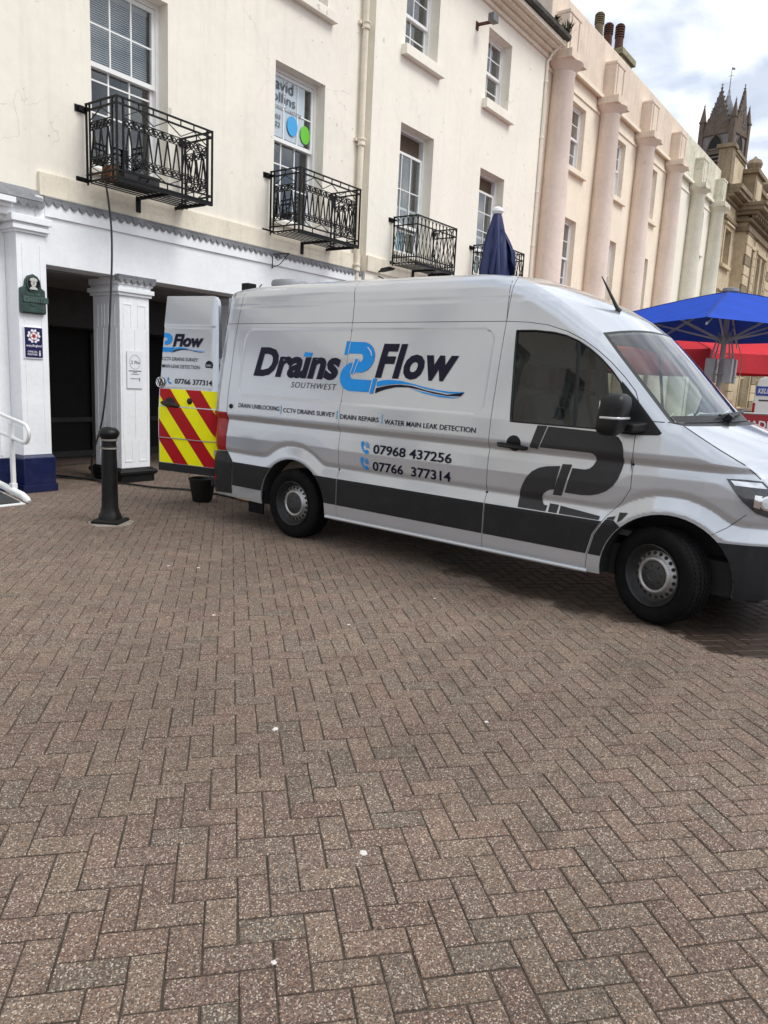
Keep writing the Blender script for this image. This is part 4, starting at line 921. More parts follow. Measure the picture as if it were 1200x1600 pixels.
for sg in (-1, 1):
    FS = .017 if sg < 0 else .05
    surf('quarter_panel', quarter, PAINT, van, sgn=sg, step=FS)
    sd_ = surf('sliding_door' if sg < 0 else 'side_panel', sdoor, PAINT, van, sgn=sg, step=FS)
    fd_ = surf('front_door', fdoor, PAINT, van, holes=[WIN], sgn=sg, step=FS)
    surf('front_wing', wing, PAINT, van, sgn=sg, step=FS); surf('roof_side', roofside, PAINT, van, sgn=sg, step=FS)
    WG = [(2.426-.012,1.346-.012),(3.165,1.345-.012),(3.26,1.455),(3.304,1.60),(3.262,1.69),(3.18,1.777),(3.085,1.86),(2.985,1.928),(2.89,1.981),(2.782,2.021),(2.68,2.043),(2.52,2.058),(2.343,2.058)]
    surf('side_window', [(a, b) for a, b in WG], GLSIDE, fd_, sgn=sg, off=-.012, skirt=0, step=.05)
    rim = MB(); rim.tube([(a, sg*(float(side(a, b))-.002), b) for a, b in dens(WIN, .05)], .0075, 6, closed=True); part('window_seal', rim, MIRR, fd_, smooth=60)
    m = MB(); m.tube([(a, sg*(float(side(a, b))-.012), b) for a, b in ((2.886,1.965),(2.92,1.66),(2.955,1.35))], .014, 6); part('window_divider', m, MIRR, fd_, smooth=60)
    # dark lower band, sill, bumper corners
    b0, b1 = .425, .676
    def archx(cx, z, s): return cx+s*sqrt(max(0, R_ARCH**2-(z-.345)**2))
    surf('lower_band', [(-.858,b0),*[(archx(AR[0], b0+(b1-b0)*i/6, -1)-.004, b0+(b1-b0)*i/6) for i in range(7)],(-.858,b1)], TRIM, van, sgn=sg, off=.006, skirt=.01)
    surf('lower_band', [*[(archx(AR[0], b0+(b1-b0)*i/6, 1)+.004, b0+(b1-b0)*i/6) for i in range(7)][::-1],(S1-.008,b0),(S1-.008,b1)], TRIM, van, sgn=sg, off=.006, skirt=.01)
    surf('lower_band', [(S1+.008,b0),(S2-.008,b0),(S2-.008,b1),(S1+.008,b1)], TRIM, sd_, sgn=sg, off=.006, skirt=.01)
    surf('lower_band', [(S2+.008,b0),(3.140,b0),(3.175,.58),(3.235,.682),(S2+.008,b1)], TRIM, fd_, sgn=sg, off=.006, skirt=.01)
    surf('lower_band', [(3.160,b0),*[(archx(AF[0], b0+(.66-b0)*i/6, -1)-.004, b0+(.66-b0)*i/6) for i in range(7)],(3.325,.70),(3.265,.70),(3.195,.58)], TRIM, van, sgn=sg, off=.006, skirt=.01)
    surf('rear_bumper_corner', [(-1.293,.31),(-.872,.335),(-.868,.687),(-.99,.775),(-1.293,.755)], TRIM, van, sgn=sg, off=.010, skirt=.02)
    surf('front_bumper', [*[(archx(AF[0], .30+(.655-.30)*i/8, 1)+.003, .30+(.655-.30)*i/8) for i in range(9)][::-1],(4.15,.27),(4.45,.30),(4.45,.66)], TRIM, van, sgn=sg, off=.012, skirt=.03)
    tl = surf('tail_light', [(-1.293,.765),(-1.0,.783),(-.955,1.17),(-.957,1.195),(-1.293,1.195)], REDL, van, sgn=sg, off=.008, skirt=.02)
    for zz0 in (.90, 1.03): surf('lens_rib', [(-1.285,zz0),(-1.0,zz0),(-1.0,zz0+.006),(-1.285,zz0+.006)], mat('dark_lens', srgb(96,8,16), .2), tl, sgn=sg, off=.0095, skirt=0, step=.1)
    surf('bumper_reflector', [(-1.285,.44),(-1.16,.44),(-1.16,.50),(-1.285,.50)], REDL, van, sgn=sg, off=.014, skirt=.01)
    m = MB(); m.tube([(x, sg*(float(side(x, .30))+.004), .292) for x in np.linspace(.50, 3.16, 24)], .016, 8); part('sill_edge', m, PAINT, van, smooth=60)
    # wheel housings and arch lips
    for (cx, cz), ac in ((AR, arc_r), (AF, arc_f)):
        m = MB(); out = [(a, sg*(float(side(a, b))-.012), b) for a, b in ac]; inn = [(a, sg*.62, b) for a, b in ac]; k = len(ac)
        m.add(out+inn, [(i, i+1, k+i+1, k+i) for i in range(k-1)]); m.add([(cx, sg*.62, cz-.2)]+inn, [(0, i+1, i+2) for i in range(k-1)]); part('wheel_housing', m, GAP, van, smooth=60)
    # headlight
    HL = [(4.028,1.086),(4.12,1.090),(4.228,1.085),(4.27,1.045),(4.33,.975),(4.385,.90),(4.365,.842),(4.285,.852),(4.225,.872),(4.14,.945),(4.08,1.015)]
    h = surf('headlight', HL, mat('lamp_dark', (.03,.032,.036), .08, var=.3, vscale=20, coat=1), van, sgn=sg, off=.010, skirt=.02, step=.02)
    surf('lamp_strip', [(4.055,1.078),(4.225,1.074),(4.262,1.038),(4.085,1.048)], CHROME, h, sgn=sg, off=.013, skirt=0, step=.03)
    surf('lamp_reflector', [(4.205,.995),(4.245,.990),(4.240,.905),(4.205,.915)], CHROME, h, sgn=sg, off=.014, skirt=0, step=.03)
    surf('lamp_reflector', arc(4.285, .945, .050, 0, 350, 20), CHROME, h, sgn=sg, off=.014, skirt=0, step=.02); surf('lamp_lens', arc(4.285, .945, .036, 0, 350, 16), mat('lamp_clear', (.55,.58,.6), .05, coat=1), h, sgn=sg, off=.020, skirt=.006, step=.02)
    # panel lines
    def gapline(pts, w=.0045, off_=.0012):
        for (a, b) in zip(pts, pts[1:]):
            d = Vector((b[0]-a[0], b[1]-a[1])); 
            if d.length < 1e-6: continue
            n_ = Vector((-d.y, d.x)).normalized()*w/2
            surf('panel_line', [(a[0]-n_.x, a[1]-n_.y), (b[0]-n_.x, b[1]-n_.y), (b[0]+n_.x, b[1]+n_.y), (a[0]+n_.x, a[1]+n_.y)], GAP, van, sgn=sg, off=off_, skirt=0, step=.05)
    gapline([(-.955,1.2),(-.955,1.38),(-.965,2.1),(-.955,2.44)]); gapline([(S1,ZS),(S1-.02,2.3),(S1-.05,2.40),(S1-.06,2.50)]); gapline([(S2,ZS),(S2-.02,2.35),(S2-.03,2.44)])
    for pl_ in ([(S1,ZB),(S1,ZS)],[(S2,ZB),(S2,ZS)],[(-1.29,ZS),(S2,ZS)],DTOP,DOORF): gapline(pl_, .02, -.004)
    gapline([(3.44,1.425),(3.63,1.425)], .006); gapline([(3.985,.70),(4.07,.76),(4.17,.86)]); gapline([(3.72,1.408),(3.964,1.268),(4.118,1.184),(4.215,1.096)], .005)
# ---- strip across the van: roof, windscreen surround, bonnet, front
NR = 5
def dense_edge():
    E_, C_ = [], []
    for i in range(len(EDGE)-1):
        for t in range(NR):
            f = t/NR; E_.append(tuple(EDGE[i][k]*(1-f)+EDGE[i+1][k]*f for k in (0,1))); C_.append(tuple(CENT[i][k]*(1-f)+CENT[i+1][k]*f for k in (0,1)))
    return E_+[EDGE[-1]], C_+[CENT[-1]]
DE, DC = dense_edge()
def strip_pt(i, s, off=0):
    i0 = int(min(max(math.floor(i), 0), len(DE)-2)); f = i-i0
    ex, ez = (DE[i0][k]*(1-f)+DE[i0+1][k]*f for k in (0,1)); cx, cz = (DC[i0][k]*(1-f)+DC[i0+1][k]*f for k in (0,1))
    yy = float(side(ex, ez)); w = abs(s)**2.3
    return Vector((cx+(ex-cx)*w, s*yy, cz+(ez-cz)*w))
def strip(name, i0, i1, s0, s1, mt, ns=24, off=0.0, ni=None, parent=None):
    ni = ni or max(2, int(i1-i0)); P = [[strip_pt(i0+(i1-i0)*a/ni, s0+(s1-s0)*b/ns) for b in range(ns+1)] for a in range(ni+1)]
    m = MB(); vs = []
    for a in range(ni+1):
        for b in range(ns+1):
            if off:
                u = P[min(a+1,ni)][b]-P[max(a-1,0)][b]; v = P[a][min(b+1,ns)]-P[a][max(b-1,0)]; n_ = v.cross(u); n_ = n_.normalized() if n_.length > 1e-9 else Vector((0,0,1))
                if n_.z < 0: n_ = -n_
                vs.append(P[a][b]+n_*off)
            else: vs.append(P[a][b])
    m.add(vs, [(a*(ns+1)+b, a*(ns+1)+b+1, (a+1)*(ns+1)+b+1, (a+1)*(ns+1)+b) for a in range(ni) for b in range(ns)])
    return part(name, m, mt, parent or van, smooth=35)
iW0, iW1, iH, iF = 12*NR, 15*NR, 16*NR, 19*NR
strip('roof', 0, iW0, -1, 1, PAINT)
strip('windscreen', iW0+.5, iW1-.3, -.965, .965, GLWS, off=.004, ni=14)
for s0, s1 in ((-1,-.955),(.955,1)): strip('pillar_trim', iW0, iW1, s0, s1, MIRR, ns=2, ni=14)
strip('screen_header', iW0, iW0+.8, -.957, .957, MIRR, ni=2); strip('screen_frit', iW1-1.0, iW1, -.957, .957, MIRR, off=.007, ni=3)
strip('cowl', iW1, iH, -1, 1, MIRR, ni=3); bon = strip('bonnet', iH, iF, -1, 1, PAINT)
strip('front_panel', iF, iF+1.2*NR, -1, 1, PAINT); strip('grille', iF+1.2*NR, 22*NR, -1, 1, TRIM)
for k in range(5): strip('grille_bar', iF+1.35*NR+k*.8, iF+1.35*NR+k*.8+.25, -.6, .6, CHROME, off=.01, ni=2)
# ---- cargo box, floor, cab
m = MB(); x0, x1 = -1.20, 2.15
m.add([(x0,-.80,.55),(x1,-.80,.55),(x1,.80,.55),(x0,.80,.55),(x0,-.74,2.35),(x1,-.74,2.35),(x1,.74,2.35),(x0,.74,2.35)], [(0,1,2,3),(4,7,6,5),(0,4,5,1),(3,2,6,7),(1,5,6,2)]); part('load_space', m, mat('ply_lining', (.16,.13,.10), .8, var=.2), van)
m = MB(); m.box(-1.24, 4.30, -.80, .80, .26, .50); part('underbody', m, GAP, van)
m = MB()
for s in (-1, 1): m.add([(-1.285,s*.86,.45),(-1.285,s*.70,.45),(-1.24,s*.66,2.40),(-1.26,s*.74,2.40)], [(0,1,2,3)])
m.add([(-1.285,-.86,.45),(-1.285,.86,.45),(-1.285,.86,.56),(-1.285,-.86,.56)], [(0,1,2,3)]); part('rear_frame', m, PAINT, van)
m = MB(); m.box(-1.36, -1.25, -.90, .90, .33, .45); part('rear_bumper', m, TRIM, van, bevel=.03)
DASH = mat('dash_plastic', (.035,.036,.038), .7, var=.15)
m = MB(); m.loft([[(3.25,y,1.02),(3.28,y,1.30),(3.55,y,1.345),(3.72,y,1.36),(3.72,y,.8),(3.3,y,.8)] for y in (-.86,.86)]); part('dashboard', m, DASH, van, bevel=.02)
m = MB(); M_ = Matrix.Translation((3.10,-.42,1.22)) @ Matrix.Rotation(radians(-62),4,'Y'); m.tube([M_ @ Vector((.20*cos(t*pi/14), .20*sin(t*pi/14), 0)) for t in range(28)], .016, 8, closed=True); m.bar(M_ @ Vector((-.19,0,0)), M_ @ Vector((.19,0,0)), .035); m.tube([M_ @ Vector((0,0,0)), M_ @ Vector((0,0,-.3))], .03, 8); part('steering_wheel', m, MIRR, van, smooth=50)
SEAT = mat('seat_cloth', (.05,.05,.055), .9, var=.15, vscale=8)
for y in (-.45, .15, .62):
    m = MB(); w = .24 if y < 0 else .20
    m.loft([[(2.45,y-w,.92),(2.48,y+w,.92),(2.62,y+w,.98),(2.60,y-w,.98)],[(2.33,y-w*.95,1.55),(2.33,y+w*.95,1.55),(2.44,y+w*.95,1.57),(2.44,y-w*.95,1.57)]]); m.box(2.5, 3.0, y-w, y+w, .80, .96); m.box(2.30, 2.40, y-.13, y+.13, 1.60, 1.80); part('seat', m, SEAT, van, bevel=.03)
m = MB(); m.box(2.17, 2.20, -.84, .84, .6, 2.2); part('bulkhead', m, mat('bulkhead_grey', (.10,.10,.105), .7, var=.1), van)
m = MB(); m.box(2.2, 3.5, -.86, .86, .58, .62); part('cab_floor', m, DASH, van)
PAPER = mat('paper_white', srgb(226,228,226), .6, var=.02)
for k, (x, y, w, l, a) in enumerate(((3.60,-.52,.15,.21,.3),(3.66,-.22,.15,.21,-.5),(3.58,.02,.10,.15,.9),(3.70,-.02,.14,.20,.2),(3.64,.30,.18,.1,.1),(3.57,-.70,.06,.10,.2))):
    m = MB(); M_ = Matrix.Translation((x, y, 1.41+k*.004)) @ Matrix.Rotation(a,4,'Z') @ Matrix.Rotation(-.5-.12*(k % 3),4,'Y'); v = [M_ @ Vector(q) for q in ((-w/2,-l/2,.035),(w/2,-l/2,.03),(w/2,l/2,.045),(-w/2,l/2,.04),(-w/2,-l/2,.037),(w/2,-l/2,.032),(w/2,l/2,.047),(-w/2,l/2,.042))]
    m.add(v, [(3,2,1,0),(4,5,6,7),(0,1,5,4),(1,2,6,5),(2,3,7,6),(3,0,4,7)]); solo_o = part('paper_sheet', m, PAPER, van)
# wipers
m = MB()
q0, q1, q2 = strip_pt(iW1-.2, -.30), strip_pt(iW1-1.6, -.08), strip_pt(iW1-3.3, .42)
up = Vector((.035,0,.035)); m.tube([q0+up*.9, strip_pt(iW1-.7,.05)+up*1.2, strip_pt(iW1-1.2,.40)+up], .012, 6); m.tube([strip_pt(iW1-.6,-.42)+up*.7, strip_pt(iW1-.9,0)+up*.7, strip_pt(iW1-1.0,.30)+up*.7], .010, 6); m.tube([strip_pt(iW1-.1,-.30)+up*.2, q0+up*1.3], .028, 8); part('wiper', m, MIRR, van, smooth=50)
# aerial on the cab roof, work light and vent at the back
c0 = strip_pt(8.5*NR+1.5, -.42); m = MB(); c0 = Vector((2.93,-.30,2.235)); m.tube([c0, c0+Vector((-.02,.0,.03)), c0+Vector((-.13,.02,.20)), c0+Vector((-.18,.02,.28))], [.026,.016,.009,.004], 8); part('aerial', m, MIRR, van, smooth=50)
m = MB(); m.box(-1.16,-1.05,-.66,-.54,2.475,2.565); m.box(-1.15,-1.06,-.62,-.58,2.43,2.48); wl = part('work_light', m, BLACKI, van, bevel=.01); m = MB(); m.tube(spline([(-1.06,-.60,2.49),(-.99,-.60,2.485),(-.94,-.60,2.52),(-.90,-.60,2.55)],5), .006, 5); part('cable', m, BLACKI, wl)
m = MB(); m.lathe([(.20,2.545),(.205,2.585),(.19,2.612),(.12,2.625),(.01,2.63)], (-.78,-.30,0), 28); part('roof_vent', m, mat('vent_grey', (.25,.26,.27), .5, var=.1), van, smooth=40)
# fixings on the side
def knob(x, z, r=.022):
    m = MB(); y = -float(side(x, z)); m.lathe([(r,-.002),(r*1.02,.01),(r*.7,.018),(.001,.02)], n=16, M=Matrix.Translation((x,y,z)) @ Matrix.Rotation(pi/2,4,'X')); return part('door_stop', m, MIRR, van, smooth=40)
knob(-.89,1.262,.024)
hx, hz = 2.475, 1.168
for sg in (-1,):
    yb = -float(side(hx, hz)); m = MB(); m.loft([[(hx-.13+a, yb-.010-d*.9, hz-.022+b_) for a, d, b_ in ((0,0,0),(.02,.03,0),(.24,.03,-.012),(.26,0,-.012),(.26,0,.022),(.24,.034,.026),(.02,.034,.036),(0,0,.036))]]+[[(hx-.125+a, yb-.045-d*.4, hz-.014+b_) for a, d, b_ in ((0,0,0),(.02,.02,0),(.23,.02,-.010),(.25,0,-.010),(.25,0,.014),(.23,.02,.018),(.02,.02,.026),(0,0,.026))]]); dh = part('door_handle', m, MIRR, van, bevel=.006)
    surf('handle_cup', arc(hx, hz+.012, .062, 0, 350, 24), MIRR, dh, off=.004, skirt=.004)
# ---- mirrors
for sg in (-1, 1):
    tri = [(3.215,1.70),(3.30,1.652),(3.42,1.535),(3.50,1.45),(3.592,1.352),(3.575,1.335),(3.40,1.322),(3.13,1.336),(3.25,1.48)]
    tri = [(3.262,1.690),(3.30,1.655),(3.42,1.535),(3.50,1.45),(3.592,1.352),(3.575,1.335),(3.40,1.322),(3.14,1.334),(3.24,1.45),(3.285,1.595)]
    mb_ = surf('mirror_base', tri, MIRR, van, sgn=sg, off=.010, skirt=.015)
    rings = []
    for i in range(13):
        v = -1+2*i/12; zc = 1.462+v*.142; k = (1-abs(v)**5)**.45 if abs(v) < 1 else .3; k = max(k, .38)
        ring = []
        for j in range(24):
            t = 2*pi*j/24; c_, s_ = cos(t), sin(t); ex = 2/3.8
            px_ = (abs(c_)**ex)*(1 if c_ > 0 else -1)*.085*(.65+.35*k); py_ = (abs(s_)**ex)*(1 if s_ > 0 else -1)*.118*(.8+.2*k)
            ring.append((3.325+px_*k**.4+.02*v, sg*(1.205)+py_*k**.5, zc))
        rings.append(ring)
    m = MB(); m.loft(rings); mr = part('mirror', m, MIRR, van, smooth=50)
    m = MB(); m.loft([[(3.34,sg*1.10,1.345),(3.43,sg*1.10,1.345),(3.43,sg*1.10,1.40),(3.34,sg*1.10,1.40)],[(3.36,sg*.98,1.345),(3.50,sg*.97,1.345),(3.50,sg*.97,1.42),(3.36,sg*.98,1.42)]]); part('arm', m, MIRR, mr, bevel=.012)
    sq = lambda c_: (abs(c_)**(2/3.8))*(1 if c_ > 0 else -1)
    m = MB(); m.tube([(3.325+.0865*sq(cos(t)), sg*1.205+.1195*sq(sin(t)), 1.440) for t in np.linspace(-pi*.60, pi*.60, 40)], .009, 6); part('indicator', m, mat('clear_lens', (.6,.6,.6), .2, metal=.6), mr, smooth=60)
    m = MB(); m.box(3.2475, 3.2535, sg*1.205-.075, sg*1.205+.075, 1.38, 1.55); part('mirror_glass', m, CHROME, mr)
# ---- wheels
def wheel(x, s, steer=0):
    M_ = Matrix.Translation((x, s*.865, .345)) @ Matrix.Rotation(steer,4,'Z') @ (Matrix.Rotation(pi/2,4,'X') if s < 0 else Matrix.Rotation(-pi/2,4,'X'))
    tp = [(.215,.065),(.222,.096),(.235,.106),(.27,.118),(.305,.119),(.328,.108),(.340,.094),(.345,.085),(.345,-.085),(.335,-.10),(.30,-.115),(.24,-.105),(.215,-.08)]
    m = MB(); m.lathe(tp+[tp[0]], n=56, M=M_, cap=False); w = part('wheel', m, RUBBER, van, smooth=30)
    m = MB()
    for i in range(64):
        t = 2*pi*i/64
        for (h0, h1, dt) in ((.086,.045,.03),(-.045,-.086,.03),(.035,.008,-.025),(-.008,-.035,-.025)):
            q = []
            for rr_ in (.344, .3505):
                for hh, aa in ((h0,-.028),(h0,.028),(h1,.028+dt),(h1,-.028+dt)): q.append(M_ @ Vector((rr_*cos(t+aa), rr_*sin(t+aa), hh)))
            m.add(q, [(4,5,6,7),(0,1,5,4),(1,2,6,5),(2,3,7,6),(3,0,4,7)])
    part('tread', m, RUBBER, w, kind='stuff')
    m = MB(); m.lathe([(.222,.098),(.226,.108),(.220,.113),(.212,.105),(.205,.085),(.190,.055),(.176,.048),(.176,.040)], n=48, M=M_, cap=False); part('rim', m, STEELD, w, smooth=40)
    m = MB(); m.lathe([(.178,.042),(.170,.050),(.150,.060),(.136,.074),(.128,.086),(.120,.090),(.110,.088),(.102,.078),(.100,.07)], n=48, M=M_, cap=False); part('wheel_disc', m, STEEL, w, smooth=50)
    for i in range(20):
        m = MB(); t = 2*pi*(i+.5)/20; m.lathe([(.0145,0),(.0135,.005)], n=12, M=M_ @ Matrix.Translation((.1565*cos(t), .1565*sin(t), .0555)) @ Matrix.Rotation(.5,4,Vector((-sin(t),cos(t),0)))); part('vent_hole', m, GAP, w)
    m = MB(); m.lathe([(.101,.066),(.100,.082),(.090,.088),(.060,.090),(.05,.094),(.04,.096),(.036,.092),(.001,.093)], n=40, M=M_); part('hub_cap', m, mat('hub_plastic', (.03,.03,.031), .6, var=.15, vscale=9), w, smooth=40)
    m = MB()
    for i in range(8): t = 2*pi*i/8+.2; m.bar(M_ @ Vector((.062*cos(t),.062*sin(t),.090)), M_ @ Vector((.085*cos(t),.085*sin(t),.0885)), .010, .004)
    part('cap_rib', m, MIRR, w)
for s in (-1, 1): wheel(.02, s); wheel(3.66, s, radians(-20))
m = MB(); m.box(-.62,-.40,-.98,-.96,.17,.42); part('mud_flap', m, RUBBER, van)
m = MB(); m.tube([(0,-.8,.33),(0,.8,.33)], .06, 10); m.tube([(3.64,-.75,.33),(3.64,.75,.33)], .05, 10); part('axle', m, GAP, van)
# ---- graphics on the right side
def lay(u, v): return (u, -float(side(u, v))-.0048, v)
def vtext(body, box, mt, par=van, **k): return part('lettering', text_mb(body, lay, box, split=.06, **k), mt, par)

vtext('Dra\u0131ns', (-.607,1.586,.564,1.880), NAVY, bold=.042, shear=.18, space=1.0)
vtext('Flow', (1.000,1.626,1.860,1.931), NAVY, bold=.042, shear=.18, space=1.10)
vtext('SOUTHWEST', (-.040,1.497,.556,1.552), NAVY, bold=-.008, shear=.2, space=1.15)
for t, x0, x1, zb in (('DRAIN UNBLOCKING',-.771,-.160,1.257),('CCTV DRAINS SURVEY',-.102,.586,1.249),('DRAIN REPAIRS',.656,1.114,1.239),('WATER MAIN LEAK DETECTION',1.180,2.124,1.229)):
    vtext(t, (x0,zb,x1,zb+.044), NAVY, bold=.008)
for t, z0, z1 in (('07968 437256',.955,1.040),('07766  377314',.800,.886)): vtext(t, (1.060,z0,1.905,z1), NAVY, bold=.02)
def decal(name, poly, mt, par=van, off=.0048, step=.06): return surf(name, poly, mt, par, off=off, skirt=0, step=step)
for x in (-.137,.610,1.149): decal('divider', [(x-.006,1.232),(x+.006,1.232),(x+.006,1.312),(x-.006,1.312)], CYAN2)
decal('blue_dot', [(.073,1.800),(.176,1.795),(.190,1.836),(.087,1.841)], CYAN)
bend = [(.805+.160*cos(radians(t))*1.0, 1.806+.138*sin(radians(t))) for t in range(85,-91,-12)]
decal('pipe_emblem', [(.657,1.945),*bend,(.742,1.668),(.760,1.764),(.800,1.764),(.822,1.775),(.832,1.800),(.822,1.826),(.800,1.838),(.648,1.838)], CYAN)
decal('pipe_emblem', [(.605,1.950),(.649,1.950),(.638,1.826),(.595,1.826)], CYAN)
decal('pipe_emblem', [(.742,1.788),(.780,1.788),(.742,1.655),(.704,1.655)], CYAN, off=.0060)
bend2 = [(.735+.152*cos(radians(t)), 1.629+.131*sin(radians(t))) for t in range(100,271,12)]
decal('pipe_emblem', [*bend2,(.735,1.498),(.955,1.498),(.972,1.607),(.765,1.607),(.722,1.612),(.700,1.635),(.698,1.660)], CYAN)
decal('pipe_emblem', [(.966,1.486),(1.004,1.486),(1.026,1.624),(.986,1.624)], CYAN)
for a, b in (((.653,1.950),(.643,1.826)),((.700,1.655),(.738,1.788)),((.746,1.655),(.784,1.788)),((.961,1.490),(.979,1.615))):
    decal('pipe_highlight', [(a[0]-.003,a[1]),(a[0]+.003,a[1]),(b[0]+.003,b[1]),(b[0]-.003,b[1])], WVIN, off=.0070)
hl = [(.805+.128*cos(radians(t)), 1.806+.108*sin(radians(t))) for t in range(60,9,-10)]
decal('pipe_highlight', hl+[(x-.008,z-.006) for x, z in hl[::-1]], WVIN, off=.0070)
decal('wave_stripe', [(1.033,1.596),(1.10,1.612),(1.17,1.618),(1.303,1.613),(1.430,1.595),(1.552,1.573),(1.68,1.556),(1.813,1.546),(1.965,1.549),(1.91,1.536),(1.80,1.530),(1.60,1.552),(1.42,1.584),(1.30,1.588),(1.18,1.577),(1.035,1.552)], CYAN)
decal('wave_stripe', [(1.032,1.540),(1.18,1.571),(1.30,1.581),(1.42,1.576),(1.60,1.543),(1.80,1.520),(1.965,1.545),(1.93,1.512),(1.80,1.509),(1.66,1.522),(1.50,1.548),(1.38,1.561),(1.25,1.556),(1.15,1.535),(1.08,1.512),(1.029,1.492)], NAVY)
decal('wave_stripe', [(1.40,1.553),(1.55,1.532),(1.70,1.512),(1.85,1.502),(1.935,1.505),(1.86,1.493),(1.72,1.496),(1.56,1.518)], CYAN, off=.0058)
PH = [(.06,.92),(.16,1.0),(.30,.98),(.42,.78),(.38,.68),(.26,.62),(.30,.46),(.42,.32),(.56,.24),(.66,.33),(.76,.34),(.94,.20),(.95,.08),(.84,0),(.68,.01),(.48,.10),(.26,.28),(.10,.52),(.03,.76)]
def phone(fn_decal, x, z, w, h):
    fn_decal('phone_icon', [(x+u*w, z+v*h) for u, v in PH], CYAN)
    for r in (.22,.36,.50):
        a_ = [(x+w*.48+r*w*cos(radians(t)), z+h*.50+r*h*sin(radians(t))) for t in range(-5,86,15)]; b_ = [(x+w*.48+(r-.06)*w*cos(radians(t)), z+h*.50+(r-.06)*h*sin(radians(t))) for t in range(85,-6,-15)]; fn_decal('phone_icon', a_+b_, CYAN)
phone(decal, .908, .945, .105, .112); phone(decal, .910, .800, .105, .112)
for poly in ([(2.664,1.334),(2.613,1.161),(2.684,1.154),(2.745,1.336)],
    [(2.754,1.333),(3.10,1.326),(3.24,1.320),(3.295,1.300),(3.328,1.262),(3.345,1.21),(3.350,1.14),(3.341,1.068),(3.322,1.0),(3.292,.947),(3.245,.903),(3.191,.875),(3.13,.857),(3.061,.850),(2.928,.851),(2.972,1.041),(3.069,1.041),(3.105,1.053),(3.130,1.078),(3.147,1.115),(3.145,1.145),(3.128,1.162),(3.10,1.168),(2.698,1.169)],
    [(2.891,1.063),(2.965,1.066),(2.905,.823),(2.834,.822)],
    [(2.873,1.046),(2.842,.862),(2.81,.858),(2.783,.844),(2.757,.82),(2.742,.79),(2.747,.76),(2.762,.737),(2.794,.732),(2.788,.688),(2.553,.688),(2.547,.745),(2.552,.80),(2.572,.865),(2.60,.925),(2.645,.979),(2.70,1.013),(2.764,1.031)],
    [(2.812,.752),(2.886,.750),(2.882,.688),(2.812,.688)], [(2.901,.747),(3.220,.716),(3.215,.688),(2.900,.688)], [(3.275,.715),(3.333,.733),(3.322,.703),(3.27,.703)], [(3.357,.763),(3.421,.770),(3.383,.712),(3.352,.690)]):
    decal('charcoal_pipe_graphic', poly, GREYV, step=.025)
# ---- open rear door
HX, HY, PHI, DW = -1.262, -.885, radians(12.5), .845
ddir = Vector((-cos(PHI), -sin(PHI), 0)); dnrm = Vector((sin(PHI), -cos(PHI), 0))
def dn(u, z):
    u = np.asarray(u, float); z = np.asarray(z, float)
    n = -.15*np.clip((z-1.15)/1.28, 0, None)**1.35
    n = n-.010*sstep(.016, -.016, rrect(u, z, .09, 1.3, 1.405, 2.085, .07))
    n = n-.05*np.clip((.10-(u-.10*np.clip((z-1.2)/1.2,0,None)))/.10, 0, 1)**2
    n = n+.006*sstep(1.20,1.185,z)-.006*sstep(.84,.825,z)
    return n
def dxyz(u, z, off):
    n = dn(u, z)+off; e = 1e-3; gu = (dn(u+e, z)-dn(u-e, z))/(2*e); gz = (dn(u, z+e)-dn(u, z-e))/(2*e)
    P = [tuple(Vector((HX,HY,0))+ddir*a+dnrm*b+Vector((0,0,c))) for a, b, c in zip(u, n, z)]
    N = [(dnrm-ddir*a-Vector((0,0,b))).normalized() for a, b in zip(gu, gz)]
    return P, N, (lambda p, s: tuple(Vector(p)-dnrm*s))
def dsurf(name, poly, mt, par, off=0.0, skirt=0.0, step=.05): return surf(name, poly, mt, par, off=off, skirt=skirt, step=step, xyz=dxyz)
DOUT = [(0,.455),(DW,.455),(DW,2.425),(.20,2.425),(.165,2.415),(.140,2.38),(.128,2.33),(.10,2.12),(.03,1.45),(0,1.2)]
rd_ = dsurf('rear_door', DOUT, PAINT, van, skirt=.05, step=.03); rd_['label'] = 'open rear door with red and yellow chevrons'
m = MB(); P_, _, _ = dxyz(np.array([p[0] for p in DOUT]), np.array([p[1] for p in DOUT]), -.05); m.add(P_, [tuple(range(len(P_)))]); part('inner_skin', m, mat('door_inner', (.2,.2,.205), .6, var=.1), rd_)
dsurf('lower_strip', [(0,.455),(DW,.455),(DW,.545),(0,.545)], TRIM, rd_, off=.006, skirt=.01)
cx0, cx1, cz0, cz1 = .012, DW-.012, .552, 1.392
dsurf('chevron_backing', [(cx0,cz0),(cx1,cz0),(cx1,cz1),(cx0,cz1)], YELR, rd_, off=.0025, step=.022)
for k in range(-1, 5):      # u runs from the hinge outwards: stripes fall towards the hinge
    t0 = 1.395-k*.437-.06; w = .216; sl_ = 1.06; H = cz1-cz0
    poly = [(t0, cz1), (t0-w, cz1), (t0-w-H*sl_*.80, cz0), (t0-H*sl_*.80, cz0)]
    poly = clip_poly(poly, cx0, cz0, cx1, cz1)
    if len(poly) > 2: dsurf('chevron_stripe', poly, REDR, rd_, off=.0045, step=.022)
for z in (1.192, .832): dsurf('swage_line', [(cx0,z),(cx1,z),(cx1,z+.011),(cx0,z+.011)], PAINT, rd_, off=.0065, step=.022)
def dpt(u, z, o=0.0): return Vector((HX,HY,0))+ddir*u+dnrm*(float(dn(u, z))+o)+Vector((0,0,z))
def dtext(body, box, mt, **k):
    v, f = text2d(body, box=(-box[0],box[1],-box[2],box[3]), split=.08, **k); return part('lettering', MB().add([dpt(-a, b, .006) for a, b, _ in v], f), mt, rd_)
dtext('Flow', (.70,1.864,.27,2.008), NAVY, bold=.042, shear=.18, space=1.0)
